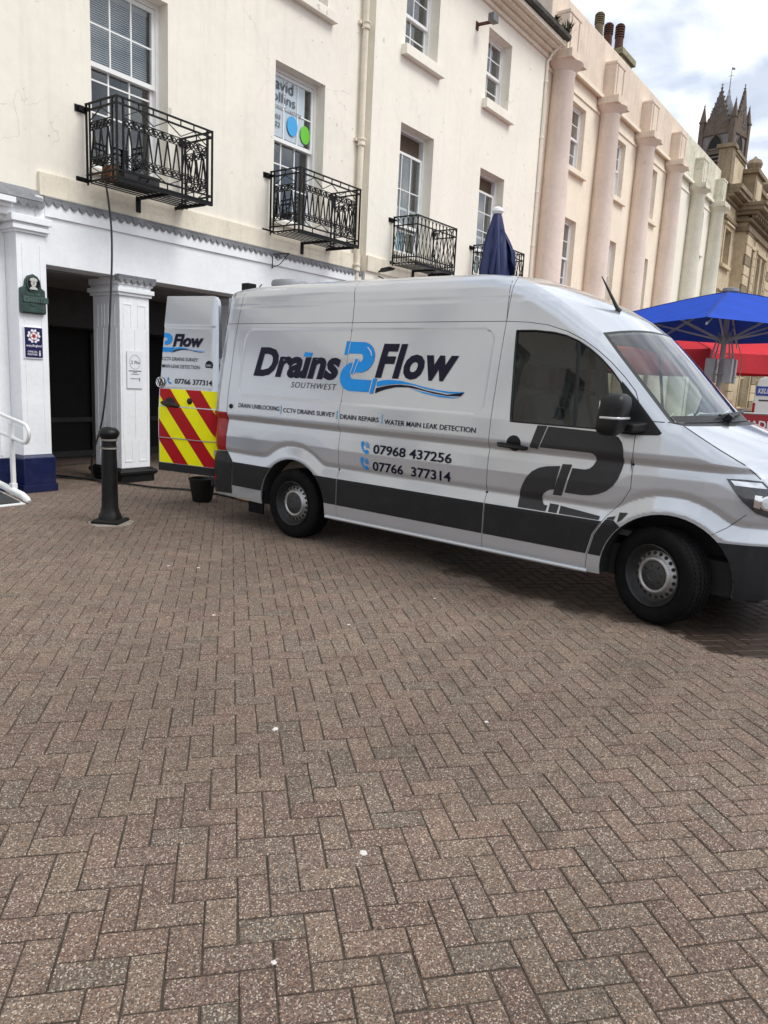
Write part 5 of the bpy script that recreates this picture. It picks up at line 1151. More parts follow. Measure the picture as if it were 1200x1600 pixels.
dtext('CCTV DRAINS SURVEY', (.84,1.708,.325,1.748), NAVY, bold=.004); dtext('MAIN LEAK DETECTION', (.832,1.626,.295,1.666), NAVY, bold=.004); dtext('07766 377314', (.635,1.452,.105,1.512), NAVY, bold=.012)
ddec = lambda n, p, mt: dsurf(n, [(-u, z) for u, z in p], mt, rd_, off=.006)
ddec('phone_icon', [(-.745+u*.062, 1.445+v*.075) for u, v in PH], CYAN)
dm = lambda pts: [(1.20-.5*x, z*.47+1.10) for x, z in pts]
def dlogo(poly, mt): 
    q = clip_poly(dm(poly), .01, .5, DW-.006, 2.4)
    if len(q) > 2: dsurf('pipe_emblem', q, mt, rd_, off=.006)
dlogo([(.657,1.945),*bend,(.742,1.668),(.760,1.764),(.800,1.764),(.822,1.775),(.832,1.800),(.822,1.826),(.800,1.838),(.648,1.838)], CYAN)
dlogo([*bend2,(.735,1.498),(.955,1.498),(.972,1.607),(.765,1.607),(.722,1.612),(.700,1.635),(.698,1.660)], CYAN); dlogo([(.966,1.486),(1.004,1.486),(1.026,1.624),(.986,1.624)], CYAN)
dlogo([(1.033,1.596),(1.17,1.618),(1.303,1.613),(1.552,1.573),(1.813,1.546),(1.965,1.549),(1.80,1.530),(1.60,1.552),(1.42,1.584),(1.18,1.577),(1.035,1.552)], CYAN); dlogo([(1.032,1.540),(1.18,1.571),(1.30,1.581),(1.42,1.576),(1.60,1.543),(1.80,1.520),(1.93,1.512),(1.80,1.509),(1.66,1.522),(1.50,1.548),(1.38,1.561),(1.25,1.556),(1.15,1.535),(1.08,1.512),(1.029,1.492)], NAVY)
DN = Matrix((( -ddir.x, 0, dnrm.x, 0),(-ddir.y, 0, dnrm.y, 0),(0,1,0,0),(0,0,0,1)))
def dlathe(name, prof, u, z, mt, n=24): m = MB(); m.lathe(prof, n=n, M=Matrix.Translation(dpt(u, z)) @ DN); return part(name, m, mt, rd_, smooth=40)
bdg = dlathe('round_sticker', [(.052,.001),(.052,.003),(.001,.003)], .165, 1.672, NAVY); m = MB(); v, f = text2d('NADC', box=(-.203,1.661,-.127,1.684), bold=.01); part('sticker_text', MB().add([dpt(-a, b, .0045) for a, b, _ in v], f), WVIN, bdg)
em = dlathe('badge', [(.060,-.01),(.062,.012),(.056,.020),(.050,.018),(.048,.012),(.001,.012)], .835, 1.46, mat('badge_dark', (.02,.02,.02), .2, var=.05, coat=1))
m = MB(); c0_ = Matrix.Translation(dpt(.835,1.46)) @ DN
m.tube([c0_ @ Vector((.054*cos(t*pi/16), .054*sin(t*pi/16), .018)) for t in range(32)], .006, 6, closed=True)
for pts in ([(-.022,.044),(0,.006),(.022,.044)], [(-.045,.026),(-.018,-.040),(0,-.006),(.018,-.040),(.045,.026)]): m.tube([c0_ @ Vector((a, b, .017)) for a, b in pts], .0055, 5)
part('badge_mark', m, CHROME, em, smooth=50)
dlathe('lock_cap', [(.036,.0),(.036,.008),(.026,.014),(.022,.022),(.001,.024)], .395, 1.268, MIRR)
m = MB(); m.loft([[dpt(u, z, o_) for u, z, o_ in ((.80,1.205,.0),(.80,1.235,.03),(.80,1.255,.0))],[dpt(u, z, o_) for u, z, o_ in ((.73,1.185,.0),(.73,1.225,.05),(.73,1.262,.0))],[dpt(u, z, o_) for u, z, o_ in ((.60,1.18,.0),(.60,1.212,.05),(.60,1.248,.0))],[dpt(u, z, o_) for u, z, o_ in ((.535,1.185,.0),(.535,1.20,.02),(.535,1.222,.0))]]); part('handle', m, MIRR, rd_, bevel=.006)
dsurf('handle_cup', [(.675+.075*cos(t*pi/12), 1.245+.055*sin(t*pi/12)) for t in range(24)], MIRR, rd_, off=.008)
for z in (1.72, .72):
    m = MB(); p0 = dpt(.035, z, .012); m.bar(p0, p0-ddir*.085-dnrm*.01, .03, .05); m.tube([p0+Vector((0,0,-.03)), p0+Vector((0,0,.03))], .014, 8); part('hinge', m, STEEL, rd_, smooth=40)
# the other rear door, folded out on the far side
m = MB(); a2 = radians(8); d2 = Vector((-cos(a2), sin(a2), 0)); q = [Vector((HX,.885,0))+d2*u+Vector((0,0,z)) for u, z in ((0,.455),(DW,.455),(DW,2.40),(.14,2.40),(.03,1.45))]; w2 = Vector((0,.04,0)); m.add(q+[p+w2 for p in q], [(0,1,2,3,4),(9,8,7,6,5)]+[(i, 5+i, 5+(i+1) % 5, (i+1) % 5) for i in range(5)]); part('far_rear_door', m, PAINT, van)
# ---------------------------------------------------------------- balconies
def scroll(u0, z0, r, s, n=16, turns=1.6):
    return [(u0+s*r*(1-.72*k/n)*cos(pi/2-turns*2*pi*k/n), z0+r*(1-.72*k/n)*sin(pi/2-turns*2*pi*k/n)) for k in range(n+1)]
def balcony(x0, x1, yw, yf, z0, z1, style, label):
    g = thing('balcony', label, 'balcony', ((x0+x1)/2, yw, z0), 'iron balconies on the facade')
    sides = [(lambda u: (x0+(x1-x0)*u, yf), x1-x0), (lambda u: (x0, yw-.03+(yf-yw+.03)*u), yw-yf-.03), (lambda u: (x1, yw-.03+(yf-yw+.03)*u), yw-yf-.03)]
    b = .019
    H = z1-z0
    # frame
    m = MB()
    for z in ((z1, z1-.075, z0+.10, z0+.02) if style == 'scroll' else (z1, z1-.16, z0+.13, z0+.02)):
        for f, L in sides: p, q = f(0), f(1); m.bar((*p,z), (*q,z), b*1.1)
    part('rail', m, BLACKI, g)
    for (x, y) in ((x0,yf),(x1,yf),(x0,yw-.05),(x1,yw-.05)):
        m = MB(); m.bar((x,y,z0-.02), (x,y,z1+.012), .022); part('post', m, BLACKI, g)
    if style == 'scroll':
        for f, L in sides:
            for u in (.09/L, 1-.09/L):
                p = f(u); m = MB(); m.bar((*p,z0+.02), (*p,z1), b); part('post', m, BLACKI, g)
    rs = .046
    for f, L in sides:
        if style == 'scroll':
            zt, zb = z1-.27, z0+.24; ue = .10/L
            n = max(2, round((L-.2)/.135)); m = MB()
            for zc, up in ((zt, 1), (zb, -1)):
                for i in range(n):
                    for s in (-1, 1):
                        uc = ue+(1-2*ue)*(i+.5+s*.26)/n
                        pts = [(uc*L+a, zc+up*c) for a, c in scroll(0, 0, rs, s)]
                        m.tube([(*f(a/L), c) for a, c in pts], .0085, 5)
                p, q = f(ue), f(1-ue); m.bar((*p,zc+up*rs), (*q,zc+up*rs), .011); m.bar((*p,zc-up*rs*1.05), (*q,zc-up*rs*1.05), .008)
            part('scroll_band', m, BLACKI, g, kind='stuff')
            for i in range(n):      # zigzag bars
                ua, um, ub = (ue+(1-2*ue)*k/n for k in (i+.12, i+.5, i+.88))
                for e, h in (((ua, zb+rs), (um, zt-rs)), ((ub, zb+rs), (um, zt-rs))):
                    m = MB(); m.bar((*f(e[0]),e[1]), (*f(h[0]),h[1]), .015); part('bar', m, BLACKI, g)
            # shallow chevrons above and below
            k = max(1, round(L/.5))
            for i in range(k):
                m = MB()
                a, c, d = (ue+(1-2*ue)*t/k for t in (i, i+.5, i+1))
                m.bar((*f(a),z1-.20), (*f(c),z1-.085), .010); m.bar((*f(c),z1-.085), (*f(d),z1-.20), .010); m.bar((*f(c),z1-.09), (*f(c),z1), .012)
                m.bar((*f(a),z0+.19), (*f(c),z0+.09), .010); m.bar((*f(c),z0+.09), (*f(d),z0+.19), .010); m.bar((*f(c),z0+.1), (*f(c),z0), .012); m.bar((*f(a),z1-.08), (*f(a),z1), .012)
                part('chevron_bar', m, BLACKI, g)
        else:
            n = max(3, round(L/.125)); p_ = 1/n
            for i in range(-1, n):
                for s in (1, -1):
                    pts = []
                    for k in range(15):
                        t = k/14; uu = (i+1)*p_+(s*p_*(.5-.5*cos(pi*t)) if True else 0); 
                        uu = (i+1)*p_+s*p_*(t if 0 else (.5-.5*cos(pi*t))); pts.append((uu, z0+.03+(H-.05)*t))
                    pts = [(u, z) for u, z in pts if 0 <= u <= 1]
                    if len(pts) > 2: m = MB(); m.tube([(*f(u), z) for u, z in pts], .0085, 4); part('bar', m, BLACKI, g)
            m = MB()
            for i in range(n):
                uc = (i+.5)*p_
                m.tube([(*f(uc+p_*.5*cos(pi*t/8)), z1-.16+.15*sin(pi*t/8)) for t in range(9)], .006, 4); m.tube([(*f(uc+p_*.5*cos(pi*t/8)), z0+.13-.10*sin(pi*t/8)) for t in range(9)], .006, 4)
                m.bar((*f(uc),z0+.02), (*f(uc),z0+.17), .010); m.lathe([(.003,.14),(.016,.16),(.006,.19),(.001,.22)], (*f(uc),z0), 6)
            part('arch_band', m, BLACKI, g, kind='stuff')
    ns = 8
    for i in range(ns):
        y = yf+.02+(yw-yf-.06)*i/(ns-1); m = MB(); m.bar((x0,y,z0), (x1,y,z0), .022, .012); part('floor_slat', m, BLACKI, g)
    m = MB()
    for x in ((x0+x1)/2, x1-.12): m.bar((x,yw,z0-.025), (x,yf,z0-.025), .03, .04)
    m.box((x0+x1)/2-.035, (x0+x1)/2+.035, yw-.07, yw-.055, z0-.20, z0); m.bar((x0,yf,z0-.012), (x1,yf,z0-.012), .03); part('bearer', m, BLACKI, g)
    for (x, s) in ((x0,-1),(x1,1)):
        for z in (z1-.06, z0+.03):
            m = MB(); m.box(x-.02 if s > 0 else x-.13, x+.13 if s > 0 else x+.02, yw-.012, yw, z-.04, z+.04); m.bar((x,yw-.006,z), (x,yw-.10,z), .03); m.box(x+s*.06-.035, x+s*.06+.035, yw-.05, yw-.012, z-.03, z+.03); part('wall_bracket', m, BLACKI, g)
    return g
balcony(5.74, 7.22, YA, YA-.68, 3.87, 4.80, 'scroll', 'black scrollwork iron balcony with grey box and black hose')
balcony(8.98, 10.49, YA, YA-.68, 3.84, 4.78, 'scroll', 'black scrollwork iron balcony beneath window with round stickers')
balcony(12.18, 13.60, YB, YB-.60, 3.82, 4.70, 'lattice', 'black lattice iron balcony on pale wall, clear of the parasol')
balcony(15.30, 16.74, YB, YB-.60, 3.82, 4.70, 'lattice', 'black lattice iron balcony partly behind the closed navy parasol')
# grey case and timber standing in the first balcony
gx = thing('grey_case', 'grey plastic case lying on the scrollwork balcony floor', 'case', (6.25,8.62,3.88)); GREYC = mat('grey_case', (.04,.04,.043), .55, var=.15, vscale=6)
m = MB(); m.box(5.97, 6.50, 8.55, 8.82, 3.885, 4.03); part('body', m, GREYC, gx, bevel=.02)
m = MB(); m.box(5.96, 6.51, 8.54, 8.83, 4.03, 4.055); part('lid', m, GREYC, gx, bevel=.012); m = MB(); m.tube([(6.18,8.545,3.97),(6.18,8.515,4.0),(6.30,8.515,4.0),(6.30,8.545,3.97)], .010, 6); part('handle', m, BLACKI, gx)
m = MB(); m.box(5.80, 5.90, 8.60, 8.78, 3.885, 4.06); solo('timber_offcut', m, mat('timber', srgb(120,80,52), .8, var=.2, vscale=9), 'brown timber block at the end of the scrollwork balcony', 'timber', (5.86,8.65,3.885), bevel=.006)
# ---------------------------------------------------------------- hoses
HOSE = mat('black_hose', (.012,.012,.013), .45, var=.2, vscale=12)
m = MB(); m.tube(spline([(5.84,8.80,3.95),(5.76,8.68,3.93),(5.74,8.60,3.78),(5.775,8.60,3.55),(5.80,8.60,3.29),(5.80,8.60,2.95),(5.78,8.60,2.59),(5.72,8.60,1.71),(5.64,8.62,.95),(5.58,8.78,.42),(5.72,8.98,.12),(5.93,9.12,.03),(5.95,9.45,.022),(5.75,9.72,.022),(5.55,9.95,.022),(5.45,10.3,.022),(5.60,10.9,.022)], 8), .0125, 8); solo('hose', m, HOSE, 'black hose hanging from the balcony down to the paving', 'hose', (5.8,8.9,0), smooth=60)
m = MB(); m.tube(spline([(5.62,10.8,.022),(5.75,10.1,.022),(5.92,9.55,.022),(5.98,9.05,.022),(6.1,8.80,.022),(6.22,8.3,.022),(6.45,7.85,.022),(6.50,7.2,.022),(6.52,6.6,.022),(6.7,6.0,.022)], 8), .014, 8); solo('hose', m, HOSE, 'black hose lying along the ground towards the van', 'hose', (6.2,8.4,0), smooth=60)
YH = mat('yellow_hose', srgb(214,160,20), .45, var=.12, vscale=12)
m = MB(); m.tube(spline([(6.55,7.35,.03),(6.52,7.1,.035),(6.46,6.9,.03),(6.50,6.72,.03),(6.62,6.82,.03),(6.68,7.1,.03),(6.62,7.32,.03)], 8), .014, 8); m.tube(spline([(6.57,7.30,.05),(6.56,7.05,.055),(6.50,6.86,.05),(6.58,6.74,.05),(6.72,6.9,.05)], 8), .014, 8); solo('yellow_hose', m, YH, 'coiled yellow hose under the rear of the van', 'hose', (6.5,7,0), smooth=60)
# ---------------------------------------------------------------- bucket
bk = thing('bucket', 'black plastic bucket under the open van door', 'bucket', (6.08,7.19,0)); BPL = mat('bucket_plastic', (.012,.012,.012), .4, var=.15)
m = MB(); m.lathe([(.001,.004),(.108,.0),(.112,.006),(.160,.275),(.170,.277),(.172,.292),(.158,.294),(.152,.27),(.104,.02),(.001,.016)], (6.08,7.19,0), 36); part('body', m, BPL, bk, smooth=35)
m = MB(); m.tube([(6.08+.166*cos(t), 7.19+.166*sin(t)*.25+.12*sin(t), .285+.05*sin(t)) for t in np.linspace(0, pi, 18)], .004, 5); part('handle', m, BLACKI, bk)
m = MB()
for i in range(24): t = 2*pi*i/24; m.bar((6.08+.116*cos(t),7.19+.116*sin(t),.02), (6.08+.158*cos(t),7.19+.158*sin(t),.262), .006)
part('rib', m, BPL, bk)
# ---------------------------------------------------------------- bollard
bx, by = 4.49, 6.76
bo = thing('bollard', 'black cast-iron bollard with pale rings standing on the paving', 'bollard', (bx,by,0))
m = MB(); m.lathe([(.122,.035),(.118,.06),(.112,.085),(.098,.11),(.088,.15),(.084,.17),(.081,.30),(.076,.70),(.075,.765),(.080,.77),(.080,.80),(.075,.805),(.074,.87)], (bx,by,0), 32); part('shaft', m, BLACKP, bo, smooth=40)
m = MB(); m.loft([[(bx+a*cos(.55)-b*sin(.55), by+a*sin(.55)+b*cos(.55), z) for a, b in ((-r,-r),(r,-r),(r,r),(-r,r))] for r, z in ((.145,.0),(.145,.03),(.125,.042))]); part('base_plate', m, BLACKP, bo, bevel=.006)
m = MB(); m.lathe([(.074,.87),(.082,.885),(.096,.905),(.106,.93),(.104,.95),(.090,.972),(.060,.992),(.02,1.0),(.001,1.0)], (bx,by,0), 32); part('cap', m, BLACKP, bo, smooth=40)
RING = mat('faded_ring', srgb(128,124,116), .6, var=.15, vscale=10)
for z in (.782, .868): m = MB(); m.lathe([(.076,z-.011),(.0845,z-.007),(.0845,z+.007),(.076,z+.011)], (bx,by,0), 32); part('ring', m, RING, bo, smooth=40)
m = MB(); rr = random.Random(4); pts = [(bx+(.23+rr.uniform(-.03,.04))*cos(t), by+(.23+rr.uniform(-.03,.04))*sin(t)) for t in np.linspace(0, 2*pi, 15)[:-1]]; m.prism(pts, lambda u, v, d: (u, v, d), -.004, .0032); part('mortar_patch', m, mat('mortar', srgb(140,132,122), .95, var=.15, vscale=9, bump=.5, bscale=90), bo)
# ---------------------------------------------------------------- ramp and handrail
rp = thing('access_ramp', 'white access ramp with dark tread and looped handrail', 'ramp', (3.9,8.6,0)); RW = mat('ramp_white', srgb(226,227,226), .4, var=.04, vscale=6, grime=.1, gcol=(.3,.28,.25)); RT = mat('ramp_tread', (.035,.036,.036), .8, var=.2, vscale=14, bump=.4, bscale=200)
def rz(y): return .022+max(0, y-8.22)*.135
for i, (y0, y1) in enumerate(((8.27,8.62),(8.65,8.96))):
    m = MB(); m.add([(3.45,y0,rz(y0)),(4.33,y0,rz(y0)),(4.33,y1,rz(y1)),(3.45,y1,rz(y1)),(3.45,y0,rz(y0)-.01),(4.33,y0,rz(y0)-.01),(4.33,y1,rz(y1)-.01),(3.45,y1,rz(y1)-.01)], [(0,1,2,3),(7,6,5,4),(0,4,5,1),(1,5,6,2),(2,6,7,3),(3,7,4,0)]); part('tread', m, RT, rp)
m = MB(); m.add([(3.42,8.22,rz(8.22)-.013),(4.37,8.22,rz(8.22)-.013),(4.37,9.1,rz(9.1)-.013),(3.42,9.1,rz(9.1)-.013),(3.42,8.22,0),(4.37,8.22,0),(4.37,9.1,0),(3.42,9.1,0)], [(0,1,2,3),(0,4,5,1),(1,5,6,2),(2,6,7,3),(3,7,4,0)]); part('deck', m, RW, rp)
for x in (4.40, 3.39): m = MB(); m.tube([(x,9.1,rz(9.1)+.045),(x,8.34,rz(8.34)+.045),(x,8.24,.05),(x,8.20,.028)], [.042,.042,.036,.024], 10); part('kerb_rail', m, RW, rp, smooth=50)
m = MB(); m.box(4.398, 4.442, 8.55, 8.60, .05, .90); m.box(4.385, 4.45, 8.54, 8.61, .06, .20); part('upright', m, RW, rp, bevel=.006)
m = MB(); m.tube(spline([(4.42,9.15,1.045),(4.42,8.75,.985),(4.42,8.32,.920),(4.42,8.23,.885),(4.42,8.19,.82),(4.42,8.22,.74),(4.42,8.30,.700),(4.42,8.55,.735),(4.42,9.15,.825)], 6), .021, 10); part('handrail', m, RW, rp, smooth=50)
# ---------------------------------------------------------------- plaque and sign on the pilaster
BRZ = mat('green_bronze', srgb(52,72,66), .5, metal=.2, var=.25, vscale=14, bump=.3, bscale=60, grime=.3, gcol=(.02,.028,.025)); BRZL = mat('green_bronze_raised', srgb(84,104,96), .45, metal=.2, var=.2, vscale=14)
pq = thing('bronze_plaque', 'green bronze plaque with oval portrait medallion on the white pilaster', 'plaque', (4.92,8.95,2.2)); yq = 8.953
Fq = lambda u, v, d: (u, d, v)
m = MB(); m.prism([(4.775,2.19),(5.075,2.19),(5.085,2.22),(5.075,2.47),(5.03,2.50),(5.02,2.58),(4.985,2.63),(4.93,2.655),(4.87,2.63),(4.835,2.58),(4.825,2.51),(4.77,2.48),(4.765,2.22)], Fq, yq-.045, yq); part('backplate', m, BRZ, pq, bevel=.008)
m = MB(); m.lathe([(.098,0),(.098,.018),(.086,.020),(.082,.010)], n=32, cap=False, M=Matrix.Translation((4.925,yq-.045,2.535)) @ Matrix.Rotation(pi/2,4,'X') @ Matrix.Diagonal((.86,1.0,1,1))); part('medallion_rim', m, BRZ, pq, smooth=40)
m = MB(); m.lathe([(.082,.0),(.082,.006),(.001,.006)], n=32, M=Matrix.Translation((4.925,yq-.045,2.535)) @ Matrix.Rotation(pi/2,4,'X') @ Matrix.Diagonal((.86,1.0,1,1))); part('medallion_field', m, BLACKI, pq)
BUST = mat('pale_relief', srgb(196,196,190), .6, var=.2, vscale=60, grime=.3, gcol=(.1,.1,.1))
m = MB(); m.prism([(4.925+.034*cos(t*pi/10), 2.548+.044*sin(t*pi/10)) for t in range(20)], Fq, yq-.064, yq-.050); m.prism([(4.872,2.470),(4.978,2.470),(4.966,2.494),(4.938,2.508),(4.936,2.53),(4.914,2.53),(4.912,2.508),(4.888,2.497)], Fq, yq-.061, yq-.050); part('portrait_relief', m, BUST, pq, bevel=.003)
m = MB(); m.prism([(4.925+.048*cos(t*pi/10), 2.578+.032*sin(t*pi/10)) for t in range(-1, 12)], Fq, yq-.066, yq-.052); part('hair_relief', m, BUST, pq, bevel=.003)
m = MB()
for dx in (-.010,.010): m.box(4.925+dx-.004, 4.925+dx+.004, yq-.0655, yq-.063, 2.558, 2.562)
m.box(4.921, 4.929, yq-.068, yq-.063, 2.543, 2.556); m.box(4.916, 4.934, yq-.0655, yq-.063, 2.534, 2.537); part('face_relief', m, BLACKI, pq)
for t, bx_, mt in (('AGATHA', (4.84,2.405,5.01,2.438), BRZL), ('CHRISTIE', (4.80,2.325,5.10,2.385), BRZL), ('MILE', (4.88,2.285,4.97,2.312), BRZL)):
    part('raised_letters', text_mb(t, fY(yq-.058), bx_, bold=.02), mt, pq)
m = MB(); m.box(4.79, 5.11, yq-.056, yq-.044, 2.318, 2.392); part('name_scroll', m, BRZ, pq, bevel=.005); m = MB(); m.box(4.80, 5.05, yq-.062, yq-.044, 2.205, 2.222); part('ledge', m, BRZ, pq)
sg_ = thing('tourism_sign', 'dark blue sign with white rose on the pilaster below the plaque', 'sign', (4.92,8.95,1.66)); SBL = mat('sign_blue', srgb(28,26,74), .35, var=.04); SRED = mat('sign_red', srgb(176,40,54), .4); SWH = mat('sign_white', srgb(230,230,236), .4, var=.02)
m = MB(); m.box(4.802, 5.042, 8.936, 8.954, 1.655, 2.035); part('panel', m, SWH, sg_, bevel=.004); m = MB(); m.box(4.814, 5.034, 8.932, 8.9365, 1.670, 2.026); part('face', m, SBL, sg_)
rcx, rcz = 4.925, 1.925
for k in range(5):
    a = pi/2+k*2*pi/5; c_, s_ = cos(a), sin(a); T_ = lambda p: (rcx+p[0]*-s_+p[1]*c_, rcz+p[0]*c_+p[1]*s_)
    m = MB(); m.prism([T_(p) for p in ((-.032,.052),(.032,.052),(.036,.066),(.026,.082),(.010,.078),(0,.070),(-.010,.078),(-.026,.082),(-.036,.066))], Fq, 8.9295, 8.933); part('petal', m, SWH, sg_)
    m = MB(); m.prism([T_(p) for p in ((-.013,.022),(.013,.022),(.022,.040),(.008,.046),(-.008,.046),(-.022,.040))], Fq, 8.9285, 8.933); part('inner_petal', m, SWH, sg_)
part('rose_ring', disc(rcx, rcz, .050, .050, 8.932), SRED, sg_); part('rose_centre', disc(rcx, rcz, .019, .019, 8.9285), SRED, sg_)
for t, bx_ in (('enjoyEngland', (4.828,1.790,5.020,1.826)), ('OFFICIAL', (4.842,1.727,4.965,1.750)), ('PARTNER', (4.842,1.695,4.965,1.717)), ('i', (4.985,1.690,5.006,1.755))): part('lettering', text_mb(t, fY(8.9305), bx_, bold=.01), SWH, sg_)
# ---------------------------------------------------------------- parasols
def canopy_square(cx, cy, half, zt, ze, rot, sag=.06, n=8, ex=.92):
    """square pyramid canopy with sagging panels; returns vertex grid per side"""
    def P(a, b): return (cx+a*cos(rot)-b*sin(rot), cy+a*sin(rot)+b*cos(rot))
    m = MB(); cs = [(-half,-half),(half,-half),(half,half),(-half,half)]
    for k in range(4):
        a, b = cs[k], cs[(k+1) % 4]; vs = []
        for i in range(n+1):
            t = i/n
            for j in range(n+1):
                s = j/n; e = (a[0]+(b[0]-a[0])*s, a[1]+(b[1]-a[1])*s); x, y = P(e[0]*t, e[1]*t)
                z = zt+(ze-zt)*t**ex-sag*sin(pi*s)*t*(1.1-t*.3)+.5*sag*t*t*sin(pi*s)
                vs.append((x,y,z))
        m.add(vs, [(i*(n+1)+j, (i+1)*(n+1)+j, (i+1)*(n+1)+j+1, i*(n+1)+j+1) for i in range(n) for j in range(n)])
    return m, P, cs
def fabric(name, col, trans=.35):
    b = NB(name); pos = b.n('ShaderNodeNewGeometry').outputs['Position']
    c = b.ramp(b.noise(pos, 3, 4), ((.35, tuple(x*.86 for x in col)), (.65, col)))
    d = b.n('ShaderNodeBsdfDiffuse', {'Color': c}).outputs[0]; t = b.n('ShaderNodeBsdfTranslucent', {'Color': c}).outputs[0]
    g = b.n('ShaderNodeBsdfGlossy', {'Roughness': .5, 'Color': (1,1,1,1)}).outputs[0]
    return b.done(b.n('ShaderNodeMixShader', {0: .04, 1: b.n('ShaderNodeMixShader', {0: trans, 1: d, 2: t}).outputs[0], 2: g}).outputs[0])
FBL = fabric('blue_canvas', srgb(20,70,180), .04); FRD = fabric('red_canvas', srgb(200,30,44), .08); FNV = fabric('navy_canvas', srgb(17,33,84), .06)
POLE = mat('pole_grey', (.42,.42,.425), .5, metal=.2, var=.1); GALV = mat('galvanised', (.52,.52,.53), .45, metal=.25, var=.12)
def parasol(label, cx, cy, half, zt, ze, rot, mt, valance=.0, ex=.92):
    g = thing('parasol', label, 'parasol', (cx,cy,0), 'parasols on the square')
    m, P, cs = canopy_square(cx, cy, half, zt, ze, rot, ex=ex); part('canopy', m, mt, g, smooth=30)
    for k, (a, b) in enumerate(cs):
        m2 = MB(); m2.tube([(*P(a*t, b*t), zt+(ze-zt)*t**ex+.004) for t in np.linspace(.05,1,10)], .007, 5); part('seam', m2, mat('seam_'+mt.name, tuple(c_*.35 for c_ in (.02,.06,.3)) if mt is FBL else (.25,.03,.04), .7), g)
    if valance:
        m = MB()
        for k in range(4):
            a, b = cs[k], cs[(k+1) % 4]; n = 18; top = [P(a[0]+(b[0]-a[0])*i/n, a[1]+(b[1]-a[1])*i/n) for i in range(n+1)]
            zt_ = [ze-.06*sin(pi*i/n)*.35 for i in range(n+1)]
            m.add([(x,y,z) for (x,y), z in zip(top, zt_)]+[(x*1+.012*sin(i*1.7),y+.012*cos(i*1.7),z-valance) for i, ((x,y), z) in enumerate(zip(top, zt_))], [(i, i+1, n+2+i, n+1+i) for i in range(n)])
        part('valance', m, mt, g, smooth=40)
    m = MB(); m.tube([(cx,cy,0),(cx,cy,zt-.02)], .042, 14); part('pole', m, POLE, g, smooth=40)
    m = MB(); m.lathe([(.11,zt-.03),(.13,zt+.0),(.12,zt+.045),(.05,zt+.06),(.001,zt+.065)], (cx,cy,0), 16); part('cap', m, mat('cap_grey', (.2,.2,.21), .5), g, smooth=40)
    m = MB(); m.lathe([(.30,0),(.30,.08),(.10,.10),(.08,.35),(.05,.36)], (cx,cy,0), 20); part('base', m, POLE, g, smooth=40)
    hub = zt-.75; m = MB(); m.lathe([(.045,hub-.06),(.085,hub-.05),(.085,hub+.05),(.045,hub+.06)], (cx,cy,0), 12); part('hub', m, POLE, g, smooth=40)
    for k in range(8):
        a = rot+k*pi/4; L = half*(1.38 if k % 2 else .98); a = rot+pi/4+(k*pi/4 if 1 else 0); L = half*(1.38 if k % 2 == 0 else .97)
        e = Vector((cx+L*cos(a), cy+L*sin(a), ze+.0)); t_ = Vector((cx+.08*cos(a), cy+.08*sin(a), zt-.11)); md = t_.lerp(e, .52)-Vector((0,0,.05))
        m = MB(); m.bar(t_, e-Vector((0,0,.075)), .022, .032); r_ = part('rib', m, GALV, g); m = MB(); m.bar((cx+.07*cos(a),cy+.07*sin(a),hub), md, .020, .028); part('strut', m, GALV, r_)
    return g
pb = parasol('large open blue canvas parasol in front of the red parasols', 12.92, 2.78, 1.90, 3.24, 2.60, radians(52), FBL, ex=1.18)
# heaters and wires on the blue parasol's pole
for k in range(4):
    a = radians(45+90*k); x, y = 12.92+.20*cos(a), 2.78+.20*sin(a)
    m = MB(); m.box(x-.06, x+.06, y-.06, y+.06, 1.82, 2.20); h_ = part('heater_panel', m, GALV, pb, bevel=.01); m = MB(); m.bar((x,y,2.20), (12.92+.10*cos(a),2.78+.10*sin(a),2.60), .022); m.bar((12.92,2.78,1.95), (x,y,1.95), .02); part('bracket', m, POLE, h_)
m = MB(); m.tube(spline([(12.60,2.65,2.5),(12.45,2.70,2.2),(12.42,2.75,1.95),(12.6,2.78,1.86)], 6), .006, 5); m.tube(spline([(12.9,2.6,2.5),(12.98,2.5,2.2),(12.95,2.5,1.95),(12.8,2.6,1.9)], 6), .006, 5); part('wire', m, mat('wire_white', srgb(190,170,165), .5), pb)
parasol('open red parasol with deep valance directly behind the blue parasol', 16.35, 5.0, 1.42, 3.25, 2.47, radians(5), FRD, .45)
parasol('open red parasol at the right edge of the picture', 19.6, 4.5, 1.55, 3.35, 2.58, radians(40), FRD, .42)
